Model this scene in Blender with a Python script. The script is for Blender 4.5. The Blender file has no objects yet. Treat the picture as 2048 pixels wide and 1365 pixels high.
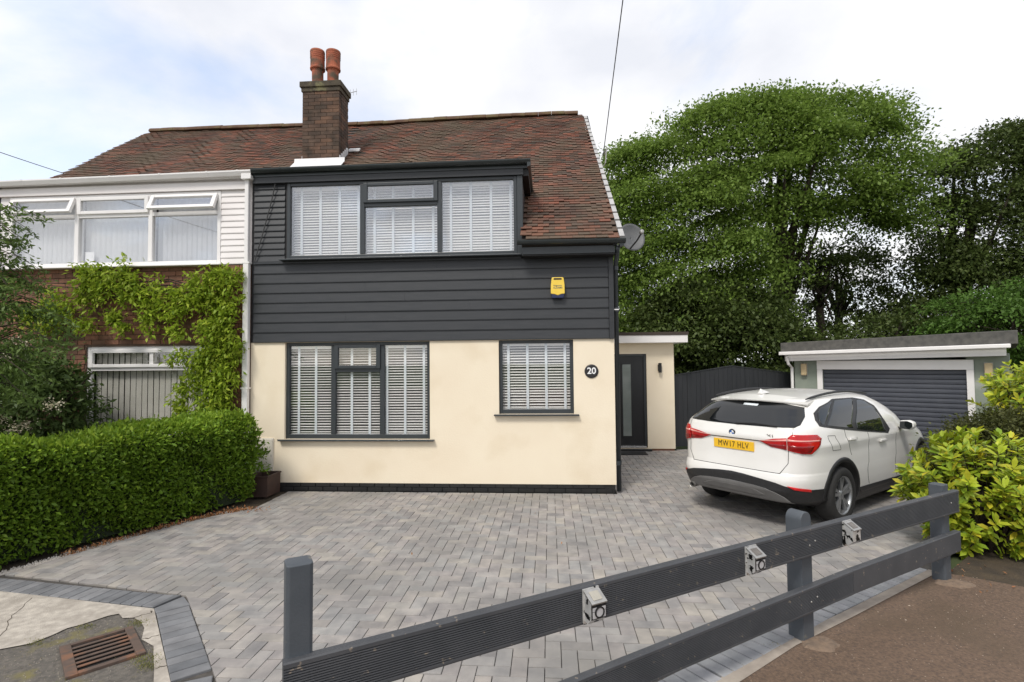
import bpy, bmesh, math, random
import numpy as np
from mathutils import Matrix, Vector
SC = bpy.context.scene
COL = SC.collection
rnd = random.Random(7)
RNG = np.random.default_rng(11)
PI = math.pi

# ------------------------------------------------------------------ camera, sky, sun, exposure
cam_d = bpy.data.cameras.new('camera')
cam_d.sensor_width = 36.0
cam_d.lens = 36.0 * 1060.0 / 2048.0
cam_d.clip_start = .05
cam_d.clip_end = 2000
cam = bpy.data.objects.new('camera', cam_d)
COL.objects.link(cam)
yaw, pitch, roll = 0.0699049, 0.0391429, -0.0091626
fwd = Vector((-math.sin(yaw) * math.cos(pitch), math.cos(yaw) * math.cos(pitch), math.sin(pitch)))
rt0 = Vector((math.cos(yaw), math.sin(yaw), 0))
up0 = rt0.cross(fwd)
rt = rt0 * math.cos(roll) + up0 * math.sin(roll)
up = up0 * math.cos(roll) - rt0 * math.sin(roll)
cam.matrix_world = Matrix(((rt.x, up.x, -fwd.x, 4.52199), (rt.y, up.y, -fwd.y, -7.70597),
                           (rt.z, up.z, -fwd.z, 1.87891), (0, 0, 0, 1)))
SC.camera = cam

SUN_EL, SUN_AZ = math.radians(52), math.radians(205)   # azimuth clockwise from +Y, sun behind the camera, a little to its left
world = bpy.data.worlds.new('World')
SC.world = world
world.use_nodes = True
wn, wl = world.node_tree.nodes, world.node_tree.links
wn.clear()
w_out = wn.new('ShaderNodeOutputWorld')
w_bg = wn.new('ShaderNodeBackground')
w_sky = wn.new('ShaderNodeTexSky')
w_sky.sky_type = 'NISHITA'
w_sky.sun_disc = False
w_sky.sun_elevation = SUN_EL
w_sky.sun_rotation = SUN_AZ
w_tc = wn.new('ShaderNodeTexCoord')
w_map = wn.new('ShaderNodeMapping')
w_map.inputs['Scale'].default_value = (1.0, 1.0, 1.7)
w_map.inputs['Location'].default_value = (5.2, 2.1, 0.7)
w_n1 = wn.new('ShaderNodeTexNoise')
w_n1.inputs['Scale'].default_value = 1.9
w_n1.inputs['Detail'].default_value = 7
w_n1.inputs['Roughness'].default_value = .55
w_n1.inputs['Distortion'].default_value = .3
w_r1 = wn.new('ShaderNodeValToRGB')           # cloud cover
w_r1.color_ramp.elements[0].position = .34
w_r1.color_ramp.elements[0].color = (.52, .52, .52, 1)
w_r1.color_ramp.elements[1].position = .50
w_r1.color_ramp.elements[1].color = (1, 1, 1, 1)
w_n2 = wn.new('ShaderNodeTexNoise')
w_n2.inputs['Scale'].default_value = 3.1
w_n2.inputs['Detail'].default_value = 6
w_r2 = wn.new('ShaderNodeValToRGB')           # cloud tone
w_r2.color_ramp.elements[0].position = .36
w_r2.color_ramp.elements[0].color = (7.6, 7.8, 8.4, 1)
w_r2.color_ramp.elements[1].position = .60
w_r2.color_ramp.elements[1].color = (9.5, 9.5, 9.7, 1)
w_boost = wn.new('ShaderNodeMix')
w_boost.data_type = 'RGBA'
w_boost.blend_type = 'MULTIPLY'
w_boost.inputs['Factor'].default_value = 1
w_boost.inputs[7].default_value = (2.7, 2.7, 2.7, 1)
w_mix = wn.new('ShaderNodeMix')
w_mix.data_type = 'RGBA'
wl.new(w_tc.outputs['Generated'], w_map.inputs[0])
wl.new(w_map.outputs[0], w_n1.inputs['Vector'])
wl.new(w_map.outputs[0], w_n2.inputs['Vector'])
wl.new(w_n1.outputs[0], w_r1.inputs[0])
wl.new(w_n2.outputs[0], w_r2.inputs[0])
wl.new(w_r1.outputs[0], w_mix.inputs['Factor'])
wl.new(w_sky.outputs[0], w_boost.inputs[6])
wl.new(w_boost.outputs[2], w_mix.inputs[6])
wl.new(w_r2.outputs[0], w_mix.inputs[7])
wl.new(w_mix.outputs[2], w_bg.inputs['Color'])
w_bg.inputs['Strength'].default_value = .1
wl.new(w_bg.outputs[0], w_out.inputs[0])

sun_d = bpy.data.lights.new('sun', 'SUN')
sun_d.energy = 2.2
sun_d.angle = math.radians(14)
sun_d.color = (1, .955, .88)
sun = bpy.data.objects.new('sun', sun_d)
COL.objects.link(sun)
sdir = Vector((math.sin(SUN_AZ) * math.cos(SUN_EL), math.cos(SUN_AZ) * math.cos(SUN_EL), math.sin(SUN_EL)))
sun.rotation_euler = (-sdir).to_track_quat('-Z', 'Y').to_euler()
SC.view_settings.view_transform = 'Standard'
SC.view_settings.look = 'None'
SC.view_settings.exposure = .18
SC.view_settings.gamma = 1
SC.view_settings.use_curve_mapping = False
SC.cycles.max_bounces = 8
SC.cycles.transparent_max_bounces = 16

# ------------------------------------------------------------------ materials
def srgb(r, g, b):
    f = lambda v: v / 12.92 if v <= .04045 else ((v + .055) / 1.055) ** 2.4
    return (f(r / 255), f(g / 255), f(b / 255))

def mat(name, c1, c2=None, scale=8.0, rough=.7, metal=0.0, bump=0.0, bscale=60.0, per=None, pcols=None,
        spec=.5, coat=0.0, stretch=(1, 1, 1), dirt=None, dscale=1.3, dpos=(.55, .72), transl=0.0, detail=5.0, bdist=.004):
    """procedural principled material: two-tone world-space noise, per-piece colour, dirt patches, fine relief"""
    m = bpy.data.materials.new(name)
    m.use_nodes = True
    N, L = m.node_tree.nodes, m.node_tree.links
    b = N['Principled BSDF']
    b.inputs['Roughness'].default_value = rough
    b.inputs['Metallic'].default_value = metal
    b.inputs['Specular IOR Level'].default_value = spec
    b.inputs['Coat Weight'].default_value = coat
    geo = N.new('ShaderNodeNewGeometry')
    mp = N.new('ShaderNodeMapping')
    mp.inputs['Scale'].default_value = stretch
    L.new(geo.outputs['Position'], mp.inputs[0])
    col = None
    if per:
        src = N.new('ShaderNodeObjectInfo').outputs['Random'] if per == 'object' else geo.outputs['Random Per Island']
        rp = N.new('ShaderNodeValToRGB')
        els = rp.color_ramp.elements
        n = len(pcols)
        els[0].position, els[0].color = 0, (*pcols[0], 1)
        els[1].position, els[1].color = 1, (*pcols[-1], 1)
        for i in range(1, n - 1):
            e = els.new(i / (n - 1))
            e.color = (*pcols[i], 1)
        L.new(src, rp.inputs[0])
        col = rp.outputs[0]
    if c2 is not None or (c1 is not None and col is None):
        if c2 is None:
            c2 = tuple(min(1, x * 1.12) for x in c1)
        nz = N.new('ShaderNodeTexNoise')
        nz.inputs['Scale'].default_value = scale
        nz.inputs['Detail'].default_value = detail
        L.new(mp.outputs[0], nz.inputs['Vector'])
        mr = N.new('ShaderNodeMapRange')
        mr.inputs[1].default_value, mr.inputs[2].default_value = .32, .68
        L.new(nz.outputs[0], mr.inputs[0])
        mx = N.new('ShaderNodeMix')
        mx.data_type = 'RGBA'
        L.new(mr.outputs[0], mx.inputs['Factor'])
        if col is None:
            mx.inputs[6].default_value = (*c1, 1)
            mx.inputs[7].default_value = (*c2, 1)
            col = mx.outputs[2]
        else:                                    # tint the per-piece colour with the noise (multiply)
            mx.inputs[6].default_value = (*c1, 1)
            mx.inputs[7].default_value = (*c2, 1)
            mm = N.new('ShaderNodeMix')
            mm.data_type = 'RGBA'
            mm.blend_type = 'MULTIPLY'
            mm.inputs['Factor'].default_value = 1
            L.new(col, mm.inputs[6])
            L.new(mx.outputs[2], mm.inputs[7])
            col = mm.outputs[2]
    if dirt is not None:
        nz = N.new('ShaderNodeTexNoise')
        nz.inputs['Scale'].default_value = dscale
        nz.inputs['Detail'].default_value = 8
        L.new(geo.outputs['Position'], nz.inputs['Vector'])
        mr = N.new('ShaderNodeMapRange')
        mr.inputs[1].default_value, mr.inputs[2].default_value = dpos
        L.new(nz.outputs[0], mr.inputs[0])
        mx = N.new('ShaderNodeMix')
        mx.data_type = 'RGBA'
        L.new(mr.outputs[0], mx.inputs['Factor'])
        L.new(col, mx.inputs[6])
        mx.inputs[7].default_value = (*dirt, 1)
        col = mx.outputs[2]
    L.new(col, b.inputs['Base Color'])
    if bump:
        nb = N.new('ShaderNodeTexNoise')
        nb.inputs['Scale'].default_value = bscale
        nb.inputs['Detail'].default_value = 4
        L.new(mp.outputs[0], nb.inputs['Vector'])
        bp = N.new('ShaderNodeBump')
        bp.inputs['Strength'].default_value = bump
        bp.inputs['Distance'].default_value = bdist
        L.new(nb.outputs[0], bp.inputs['Height'])
        L.new(bp.outputs[0], b.inputs['Normal'])
    if transl:
        tr = N.new('ShaderNodeBsdfTranslucent')
        L.new(col, tr.inputs['Color'])
        ms = N.new('ShaderNodeMixShader')
        ms.inputs[0].default_value = transl
        L.new(b.outputs[0], ms.inputs[1])
        L.new(tr.outputs[0], ms.inputs[2])
        L.new(ms.outputs[0], N['Material Output'].inputs[0])
    return m

def glass_mat(name, base=.10, tint=(1, 1, 1)):
    m = bpy.data.materials.new(name)
    m.use_nodes = True
    N, L = m.node_tree.nodes, m.node_tree.links
    N.remove(N['Principled BSDF'])
    tr = N.new('ShaderNodeBsdfTransparent')
    tr.inputs[0].default_value = (*tint, 1)
    gl = N.new('ShaderNodeBsdfGlossy')
    gl.inputs['Roughness'].default_value = .015
    gl.inputs['Color'].default_value = (.95, .97, 1, 1)
    geo = N.new('ShaderNodeNewGeometry')
    nz = N.new('ShaderNodeTexNoise')
    nz.inputs['Scale'].default_value = 1.1
    L.new(geo.outputs['Position'], nz.inputs['Vector'])
    bp = N.new('ShaderNodeBump')
    bp.inputs['Strength'].default_value = .05
    bp.inputs['Distance'].default_value = .01
    L.new(nz.outputs[0], bp.inputs['Height'])
    L.new(bp.outputs[0], gl.inputs['Normal'])
    fr = N.new('ShaderNodeLayerWeight')          # same from both sides, so daylight passes in as it passes out
    pw = N.new('ShaderNodeMath')
    pw.operation = 'POWER'
    pw.inputs[1].default_value = 5
    L.new(fr.outputs['Facing'], pw.inputs[0])
    ad = N.new('ShaderNodeMath')
    ad.inputs[1].default_value = base
    ad.use_clamp = True
    L.new(pw.outputs[0], ad.inputs[0])
    mx = N.new('ShaderNodeMixShader')
    L.new(ad.outputs[0], mx.inputs[0])
    L.new(tr.outputs[0], mx.inputs[1])
    L.new(gl.outputs[0], mx.inputs[2])
    L.new(mx.outputs[0], N['Material Output'].inputs[0])
    return m

M = {}
M['render'] = mat('cream_render', srgb(238, 226, 203), srgb(233, 219, 195), 1.1, .88, bump=.5, bscale=45, bdist=.004, dirt=srgb(222, 206, 178), dscale=1.7, dpos=(.52, .85), detail=8)
M['plinth'] = mat('black_plinth', (.012, .012, .012), (.02, .019, .018), 6, .6)
M['clad'] = mat('charcoal_cladding', (.023, .026, .030), (.032, .034, .038), 3, .42, bump=.15, bscale=40, stretch=(1, 1, 9), spec=.5)
M['char'] = mat('anthracite_frame', (.030, .037, .042), (.038, .044, .049), 4, .35)
M['gutter'] = mat('dark_gutter', (.028, .036, .038), (.036, .043, .045), 5, .28)
M['white'] = mat('white_plastic', (.78, .76, .75), (.83, .81, .80), 3, .35)
M['whiteclad'] = mat('white_cladding', (.76, .72, .71), (.80, .77, .76), 2, .45)
M['soffit'] = mat('dark_soffit', (.012, .012, .013), (.016, .016, .017), 5, .6)
M['slat'] = mat('white_slat', (.90, .89, .85), (.92, .91, .88), 9, .4)
M['tape'] = mat('pale_tape', (.66, .71, .74), (.70, .75, .77), 9, .8)
M['vane'] = mat('grey_vane', (.60, .58, .52), (.68, .66, .60), 5, .8, transl=.15)
M['vanew'] = mat('white_vane', (.72, .73, .74), (.78, .79, .80), 5, .8, transl=.2)
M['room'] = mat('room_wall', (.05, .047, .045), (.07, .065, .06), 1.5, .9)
M['glass'] = glass_mat('window_glass', .09)
M['glass_up'] = glass_mat('upper_window_glass', .19)
tile_cols = [srgb(98, 78, 66), srgb(116, 82, 66), srgb(140, 88, 69), srgb(104, 82, 68), srgb(156, 96, 74), srgb(110, 90, 76), srgb(90, 75, 64), srgb(126, 85, 69), srgb(114, 92, 76)]
TKW = dict(c1=(.46, .46, .46), c2=(.84, .82, .79), scale=1.7, rough=.85, bump=.3, bscale=70, pcols=tile_cols, dirt=srgb(92, 78, 62), dscale=1.1, dpos=(.44, .66))
M['tile_o'] = mat('clay_tile', per='object', **TKW)
M['tile_i'] = mat('clay_tile_far', per='island', **TKW)
M['under'] = mat('roof_underlay', (.025, .02, .018), (.03, .026, .022), 5, .9)
M['ridge'] = mat('ridge_tile', srgb(84, 62, 48), srgb(104, 80, 58), 5, .9, bump=.3, dirt=srgb(98, 88, 58), dscale=5, dpos=(.5, .7))
M['verge'] = mat('verge_cap', (.36, .355, .35), (.46, .45, .44), 8, .6)
brick_cols = [srgb(128, 90, 70), srgb(144, 100, 78), srgb(114, 82, 66), srgb(136, 94, 72), srgb(104, 80, 66), srgb(148, 104, 80)]
M['brick_o'] = mat('red_brick', (.7, .7, .7), (1.1, 1.1, 1.1), 9, .85, per='object', pcols=brick_cols, bump=.4, bscale=90)
M['brick_i'] = mat('red_brick_far', (.7, .7, .7), (1.1, 1.1, 1.1), 9, .85, per='island', pcols=brick_cols, bump=.4, bscale=90)
ch_cols = [srgb(100, 80, 66), srgb(84, 68, 58), srgb(112, 84, 66), srgb(74, 62, 54), srgb(104, 78, 62)]
M['chbrick'] = mat('chimney_brick', (.65, .65, .65), (1.1, 1.1, 1.1), 7, .9, per='object', pcols=ch_cols, bump=.4, bscale=80, dirt=srgb(52, 44, 36), dscale=2.5, dpos=(.5, .7))
M['mortar'] = mat('mortar', srgb(112, 92, 78), srgb(96, 80, 70), 12, .95)
M['mortar_d'] = mat('dark_mortar', srgb(82, 70, 58), srgb(66, 58, 50), 12, .95)
M['cap'] = mat('chimney_cap', srgb(84, 76, 62), srgb(64, 58, 50), 8, .95, bump=.3, dirt=srgb(120, 116, 84), dscale=6, dpos=(.55, .7))
M['pot'] = mat('terracotta_pot', srgb(178, 102, 74), srgb(146, 80, 58), 6, .85, bump=.2, dirt=srgb(86, 72, 58), dscale=5, dpos=(.46, .64))
M['lead'] = mat('white_flashing', (.66, .66, .68), (.76, .75, .74), 7, .5, bump=.2)
PAVC = [(0.256, 0.241, 0.233), (0.341, 0.321, 0.305), (0.281, 0.276, 0.271), (0.376, 0.347, 0.308), (0.23, 0.218, 0.214), (0.316, 0.31, 0.3), (0.35, 0.321, 0.296), (0.299, 0.278, 0.268), (0.327, 0.304, 0.292)]
PKW = dict(c1=(.72, .72, .73), c2=(1.12, 1.10, 1.07), scale=6.5, rough=.82, bump=.35, bscale=220, pcols=PAVC, dirt=(.20, .192, .18), dscale=.8, dpos=(.48, .78), bdist=.002)
M['pav_o'] = mat('grey_paver', per='object', **PKW)
M['pav_i'] = mat('grey_paver_far', per='island', **PKW)
BKW = dict(c1=(.75, .75, .76), c2=(1.12, 1.12, 1.12), scale=7, rough=.82, bump=.35, bscale=220, bdist=.002, pcols=[(.135, .14, .148), (.185, .188, .195), (.155, .158, .165), (.215, .215, .22), (.12, .124, .13)])
M['bord_o'] = mat('charcoal_paver', per='object', **BKW)
M['bord_l'] = mat('pale_border_paver', (.75, .75, .76), (1.12, 1.12, 1.12), 7, .82, per='object', pcols=[(.25, .255, .265), (.31, .31, .32), (.27, .275, .28), (.33, .33, .335)], bump=.35, bscale=220, bdist=.002)
M['bed'] = mat('joint_sand', (.055, .050, .045), (.09, .08, .07), 30, .95)
M['brown'] = mat('brown_tarmac', srgb(122, 100, 82), srgb(88, 73, 62), 60, .92, bump=1.0, bscale=150, bdist=.010, dirt=srgb(96, 80, 64), dscale=1.3, dpos=(.46, .70), detail=9)
M['tarmac'] = mat('grey_tarmac', srgb(112, 106, 98), srgb(86, 82, 77), 40, .92, bump=1.0, bscale=150, bdist=.008, dirt=srgb(120, 112, 70), dscale=4.0, dpos=(.58, .70))
M['conc'] = mat('concrete', srgb(190, 182, 170), srgb(160, 152, 142), 18, .92, bump=.8, bscale=110, bdist=.006, dirt=srgb(146, 138, 128), dscale=3.5, dpos=(.46, .70), detail=9)
M['haunch'] = mat('mortar_haunch', srgb(160, 150, 138), srgb(136, 126, 116), 8, .95, bump=.6, bscale=120)
M['soil'] = mat('earth', srgb(78, 66, 50), srgb(58, 50, 40), 6, .95, bump=.8, bscale=40, bdist=.02)
M['grass'] = mat('far_ground', (.05, .075, .025), (.08, .10, .04), .5, .95)
M['rust'] = mat('rusty_iron', srgb(98, 80, 70), srgb(80, 69, 62), 14, .85, bump=.4, bscale=120, dirt=srgb(120, 86, 66), dscale=9, dpos=(.5, .66))
M['hole'] = mat('drain_dark', (.008, .007, .006), (.012, .01, .009), 5, .9)
M['fence'] = mat('charcoal_fence_paint', (.052, .055, .061), (.070, .072, .078), 6, .5, bump=.3, bscale=120, bdist=.002, dirt=(.22, .185, .15), dscale=26, dpos=(.66, .70), stretch=(1, 1, 1))
M['fence2'] = mat('slate_fence_paint', (.062, .072, .084), (.080, .090, .102), 6, .5, bump=.35, bscale=90, bdist=.002, dirt=(.14, .135, .12), dscale=14, dpos=(.64, .72))
M['metal'] = mat('dull_metal', (.35, .34, .32), (.45, .44, .42), 30, .45, metal=.7)
M['chrome'] = mat('peeling_chrome', (.62, .62, .60), (.80, .80, .79), 30, .3, metal=.55, dirt=(.012, .012, .012), dscale=26, dpos=(.56, .58))
M['black'] = mat('black_plastic', (.010, .010, .011), (.016, .016, .017), 20, .45)
M['lens'] = mat('frosted_lens', (.42, .41, .42), (.50, .49, .49), 30, .25)
M['panel'] = mat('solar_panel', (.10, .09, .08), (.16, .14, .12), 30, .2)
M['cellp'] = mat('pale_solar_panel', (.34, .32, .27), (.40, .37, .31), 30, .25)
M['gate'] = mat('black_gate', (.016, .018, .021), (.024, .026, .029), 9, .6, stretch=(1, 1, .15), bump=.3, bscale=60)
M['gwall'] = mat('sage_render', srgb(142, 150, 138), srgb(128, 137, 127), 3, .9, bump=.3, bscale=140, dirt=srgb(160, 164, 158), dscale=2, dpos=(.6, .75))
M['felt'] = mat('grey_roof_felt', srgb(98, 96, 92), srgb(78, 77, 75), 12, .95, bump=.6, bscale=160)
M['rdoor'] = mat('roller_slat', (.058, .064, .082), (.070, .076, .094), 4, .42)
M['bulk'] = mat('aged_bulkhead', srgb(206, 186, 146), srgb(184, 164, 128), 12, .4)
M['door'] = mat('black_door', (.010, .011, .013), (.015, .016, .018), 8, .38, stretch=(1, 1, .2))
M['frost'] = mat('frosted_door_glass', (.16, .19, .18), (.24, .27, .26), 2.5, .12, spec=.8)
M['steel'] = mat('steel_threshold', (.75, .75, .75), (.8, .8, .8), 9, .25, metal=.8)
M['darkbrown'] = mat('brown_felt_edge', (.045, .034, .026), (.06, .045, .035), 12, .8)
M['meter'] = mat('meter_box_white', (.62, .58, .50), (.68, .64, .56), 5, .5)
M['planter'] = mat('brown_planter', srgb(72, 52, 44), srgb(54, 40, 36), 7, .7, bump=.2)
M['yellow'] = mat('alarm_yellow', (.86, .60, .07), (.90, .64, .09), 9, .35)
M['navy'] = mat('alarm_navy', (.012, .022, .075), (.016, .028, .09), 9, .3)
M['letter'] = mat('letter_grey', (.16, .17, .13), (.2, .2, .16), 9, .5)
M['signblk'] = mat('sign_black', (.018, .016, .017), (.024, .022, .022), 9, .4)
M['signwht'] = mat('sign_white', (.85, .85, .85), (.88, .88, .88), 9, .4)
M['dish'] = mat('dish_grey', (.085, .09, .095), (.12, .122, .125), 9, .5, bump=.2, bscale=120)
M['cable'] = mat('dark_cable', (.03, .03, .03), (.04, .04, .04), 9, .6)
M['bark'] = mat('bark', srgb(64, 54, 42), srgb(44, 38, 32), 9, .95, bump=.7, bscale=25, bdist=.03)
M['paint'] = mat('white_car_paint', (.74, .725, .69), (.76, .745, .71), 2, .28, coat=.7)
M['carblk'] = mat('car_black_trim', (.013, .013, .014), (.019, .019, .02), 30, .5)
M['cargls'] = mat('car_glass', (.008, .011, .011), (.011, .015, .015), 3, .02, spec=.6)
M['carglsb'] = mat('car_rear_glass', (.006, .007, .008), (.009, .010, .011), 3, .02, spec=.5)
M['skid'] = mat('skid_grey', (.12, .118, .115), (.145, .142, .138), 9, .4)
M['red'] = mat('tail_red', (.40, .004, .006), (.50, .008, .008), 14, .12, coat=.25)
M['redd'] = mat('tail_dark_red', (.16, .003, .004), (.24, .005, .005), 14, .12, coat=.25)
M['redl'] = mat('tail_pale_strip', (.75, .32, .28), (.8, .38, .33), 14, .1, coat=.3)
M['refl'] = mat('reflector_red', (.50, .012, .012), (.62, .02, .02), 30, .2)
M['tyre'] = mat('tyre_rubber', (.014, .014, .014), (.022, .021, .02), 20, .8)
M['alloy'] = mat('alloy_wheel', (.30, .31, .32), (.36, .37, .38), 9, .3, metal=.7)
M['plate'] = mat('number_plate_yellow', (.86, .50, .02), (.88, .53, .03), 9, .4)
M['blue'] = mat('badge_blue', (.02, .12, .42), (.03, .14, .46), 9, .3)
M['seam'] = mat('panel_gap', (.03, .029, .028), (.04, .038, .036), 9, .8)

def leafmat(name, cols, rough=.45, transl=.3, per='island', spec=.4):
    return mat(name, (.8, .8, .8), (1.15, 1.15, 1.15), 1.3, rough, per=per, pcols=cols, transl=transl, spec=spec)
M['tree1'] = leafmat('lime_leaves', [(0.145, 0.225, 0.04), (0.195, 0.29, 0.052), (0.165, 0.255, 0.044), (0.245, 0.34, 0.07), (0.105, 0.18, 0.034)], rough=0.5, transl=0.42, spec=0.25)
M['tree2'] = leafmat('dark_leaves', [(0.055, 0.085, 0.022), (0.08, 0.115, 0.028), (0.1, 0.13, 0.036), (0.065, 0.098, 0.024)], rough=0.5, transl=0.3, spec=0.25)
M['tree3'] = leafmat('fresh_leaves', [(0.09, 0.17, 0.03), (0.12, 0.22, 0.04), (0.075, 0.15, 0.028)], rough=0.5, transl=0.35, spec=0.25)
M['hedge'] = leafmat('hedge_leaves', [(0.095, 0.175, 0.016), (0.14, 0.24, 0.022), (0.115, 0.205, 0.018), (0.2, 0.32, 0.032), (0.075, 0.145, 0.015), (0.24, 0.35, 0.036)], rough=0.45, transl=0.3, spec=0.25)
M['wist'] = leafmat('climber_leaves', [(0.28, 0.4, 0.032), (0.36, 0.47, 0.042), (0.22, 0.34, 0.028), (0.44, 0.52, 0.06), (0.18, 0.29, 0.026)], rough=0.5, transl=0.42, spec=0.25)
M['elder'] = leafmat('shrub_leaves', [(0.06, 0.1, 0.028), (0.085, 0.135, 0.036), (0.11, 0.165, 0.045), (0.07, 0.115, 0.03)], rough=0.5, transl=0.28, spec=0.25)
M['willow'] = leafmat('branch_leaves', [(0.08, 0.135, 0.03), (0.115, 0.185, 0.04), (0.15, 0.22, 0.052), (0.09, 0.15, 0.034)], rough=0.5, transl=0.32, spec=0.25)
M['cream'] = leafmat('cream_flowers', [(.62, .56, .40), (.72, .66, .50), (.50, .45, .30)], transl=.2)
LAUC = [(.30, .41, .03), (.42, .51, .035), (.21, .33, .028), (.52, .54, .04), (.16, .27, .025), (.58, .50, .04), (.25, .38, .028)]
M['laurel_o'] = leafmat('laurel_leaf', LAUC, rough=.38, transl=.3, per='object', spec=.3)
M['laurel_i'] = leafmat('laurel_leaves', LAUC, rough=.38, transl=.3, spec=.3)
M['coton'] = leafmat('dark_shrub_leaves', [(0.055, 0.066, 0.018), (0.08, 0.09, 0.024), (0.105, 0.11, 0.034), (0.065, 0.078, 0.02)], rough=0.5, transl=0.2, spec=0.25)
M['dead'] = leafmat('dry_leaves', [(.30, .13, .05), (.22, .10, .04), (.40, .22, .10), (.34, .10, .04)], rough=.8, transl=.1)
M['pebble'] = mat('pale_pebbles', None, None, per='island', pcols=[(.55, .50, .44), (.42, .38, .33), (.66, .62, .57), (.34, .30, .26)], rough=.85)
M['grit'] = mat('tarmac_grit', None, None, per='island', pcols=[srgb(120, 112, 102), srgb(92, 86, 80), srgb(150, 142, 130), srgb(104, 98, 76)], rough=.9)
M['pathgrit'] = mat('path_grit', None, None, per='island', pcols=[srgb(140, 120, 102), srgb(176, 160, 142), srgb(112, 94, 80), srgb(128, 108, 88)], rough=.9)
M['flowerpot'] = mat('orange_ornament', srgb(198, 120, 72), srgb(176, 98, 60), 30, .8)

# ------------------------------------------------------------------ geometry helpers
class MB:
    def __init__(s):
        s.v, s.f, s.m = [], [], []

    def add(s, vs, fs, mi=0):
        o = len(s.v)
        s.v += [tuple(map(float, p)) for p in vs]
        s.f += [tuple(i + o for i in f) for f in fs]
        s.m += [mi] * len(fs)
        return s

    def box(s, x0, x1, y0, y1, z0, z1, mi=0):
        return s.add([(x0, y0, z0), (x1, y0, z0), (x1, y1, z0), (x0, y1, z0), (x0, y0, z1), (x1, y0, z1), (x1, y1, z1), (x0, y1, z1)],
                     [(3, 2, 1, 0), (4, 5, 6, 7), (0, 1, 5, 4), (1, 2, 6, 5), (2, 3, 7, 6), (3, 0, 4, 7)], mi)

    def obox(s, o, ax, ay, az, mi=0):
        """box from corner-centred origin o with half axis vectors"""
        o, ax, ay, az = map(Vector, (o, ax, ay, az))
        P = [o + i * ax + j * ay + k * az for k in (-1, 1) for i, j in ((-1, -1), (1, -1), (1, 1), (-1, 1))]
        return s.add(P, [(3, 2, 1, 0), (4, 5, 6, 7), (0, 1, 5, 4), (1, 2, 6, 5), (2, 3, 7, 6), (3, 0, 4, 7)], mi)

    def prism(s, poly, a, b, mi=0):
        """polygon of 3D points extruded by (b-a) from a : poly are offsets added to a and b"""
        n = len(poly)
        a, b = Vector(a), Vector(b)
        P = [a + Vector(p) for p in poly] + [b + Vector(p) for p in poly]
        return s.add(P, [tuple(range(n))[::-1], tuple(range(n, 2 * n))] + [(i, (i + 1) % n, n + (i + 1) % n, n + i) for i in range(n)], mi)

    def tube(s, pts, r, n=8, mi=0, cap=True):
        pts = [Vector(p) for p in pts]
        rs = r if hasattr(r, '__len__') else [r] * len(pts)
        rings = []
        pv = None
        for i, p in enumerate(pts):
            d = (pts[min(i + 1, len(pts) - 1)] - pts[max(i - 1, 0)]).normalized()
            if pv is None:
                pv = d.orthogonal().normalized()
            pv = (pv - d * pv.dot(d))
            pv = pv.normalized() if pv.length > 1e-6 else d.orthogonal().normalized()
            q = d.cross(pv)
            rings.append([p + (pv * math.cos(2 * PI * k / n) + q * math.sin(2 * PI * k / n)) * rs[i] for k in range(n)])
        V = [v for rg in rings for v in rg]
        F = [(i * n + k, i * n + (k + 1) % n, (i + 1) * n + (k + 1) % n, (i + 1) * n + k) for i in range(len(pts) - 1) for k in range(n)]
        if cap:
            F += [tuple(range(n))[::-1], tuple((len(pts) - 1) * n + k for k in range(n))]
        return s.add(V, F, mi)

    def lathe(s, prof, c=(0, 0, 0), n=24, axis='z', mi=0):
        c = Vector(c)
        V = []
        for r, h in prof:
            for k in range(n):
                a = 2 * PI * k / n
                q = (r * math.cos(a), r * math.sin(a), h) if axis == 'z' else (r * math.cos(a), h, r * math.sin(a))
                V.append(c + Vector(q))
        F = []
        for i in range(len(prof) - 1):
            for k in range(n):
                f = (i * n + k, i * n + (k + 1) % n, (i + 1) * n + (k + 1) % n, (i + 1) * n + k)
                F.append(f if axis == 'z' else f[::-1])
        return s.add(V, F, mi)

    def mesh(s, name, mats, smooth=False):
        me = bpy.data.meshes.new(name)
        me.from_pydata(s.v, [], s.f)
        for m in (mats if isinstance(mats, (list, tuple)) else [mats]):
            me.materials.append(m)
        if any(s.m):
            me.polygons.foreach_set('material_index', s.m)
        if smooth:
            me.polygons.foreach_set('use_smooth', [True] * len(me.polygons))
        me.update()
        return me

def link(name, data, parent=None, world_root=True):
    o = bpy.data.objects.new(name, data)
    COL.objects.link(o)
    if parent is not None:
        o.parent = parent
        if parent.type == 'EMPTY' and world_root and not parent.get('_local'):
            o.matrix_parent_inverse = Matrix.Translation(-parent.location)
    return o

def obj(name, mb, m, parent=None, smooth=False, bevel=0):
    o = link(name, mb.mesh(name, m, smooth), parent)
    if bevel:
        bv = o.modifiers.new('bevel', 'BEVEL')
        bv.width = bevel
        bv.segments = 2
        bv.limit_method = 'ANGLE'
    return o

def tag(o, label, cat, group=None):
    o['label'] = label
    o['category'] = cat
    if group:
        o['group'] = group
    return o

def thing(name, label, cat, loc=(0, 0, 0), group=None):
    o = bpy.data.objects.new(name, None)
    COL.objects.link(o)
    o.empty_display_size = .1
    o.location = loc
    return tag(o, label, cat, group)

def struct(name, mb, m, parent=None, kind='structure'):
    o = obj(name, mb, m, parent)
    o['kind'] = kind
    return o

def piece(name, me, parent, mw):
    """a copy of a shared piece mesh; parents of pieces have identity world matrices"""
    o = bpy.data.objects.new(name, me)
    COL.objects.link(o)
    o.parent = parent
    if parent.type == 'EMPTY' and not parent.get('_local'):
        o.matrix_parent_inverse = Matrix.Translation(-parent.location)
    o.matrix_basis = mw
    return o

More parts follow.
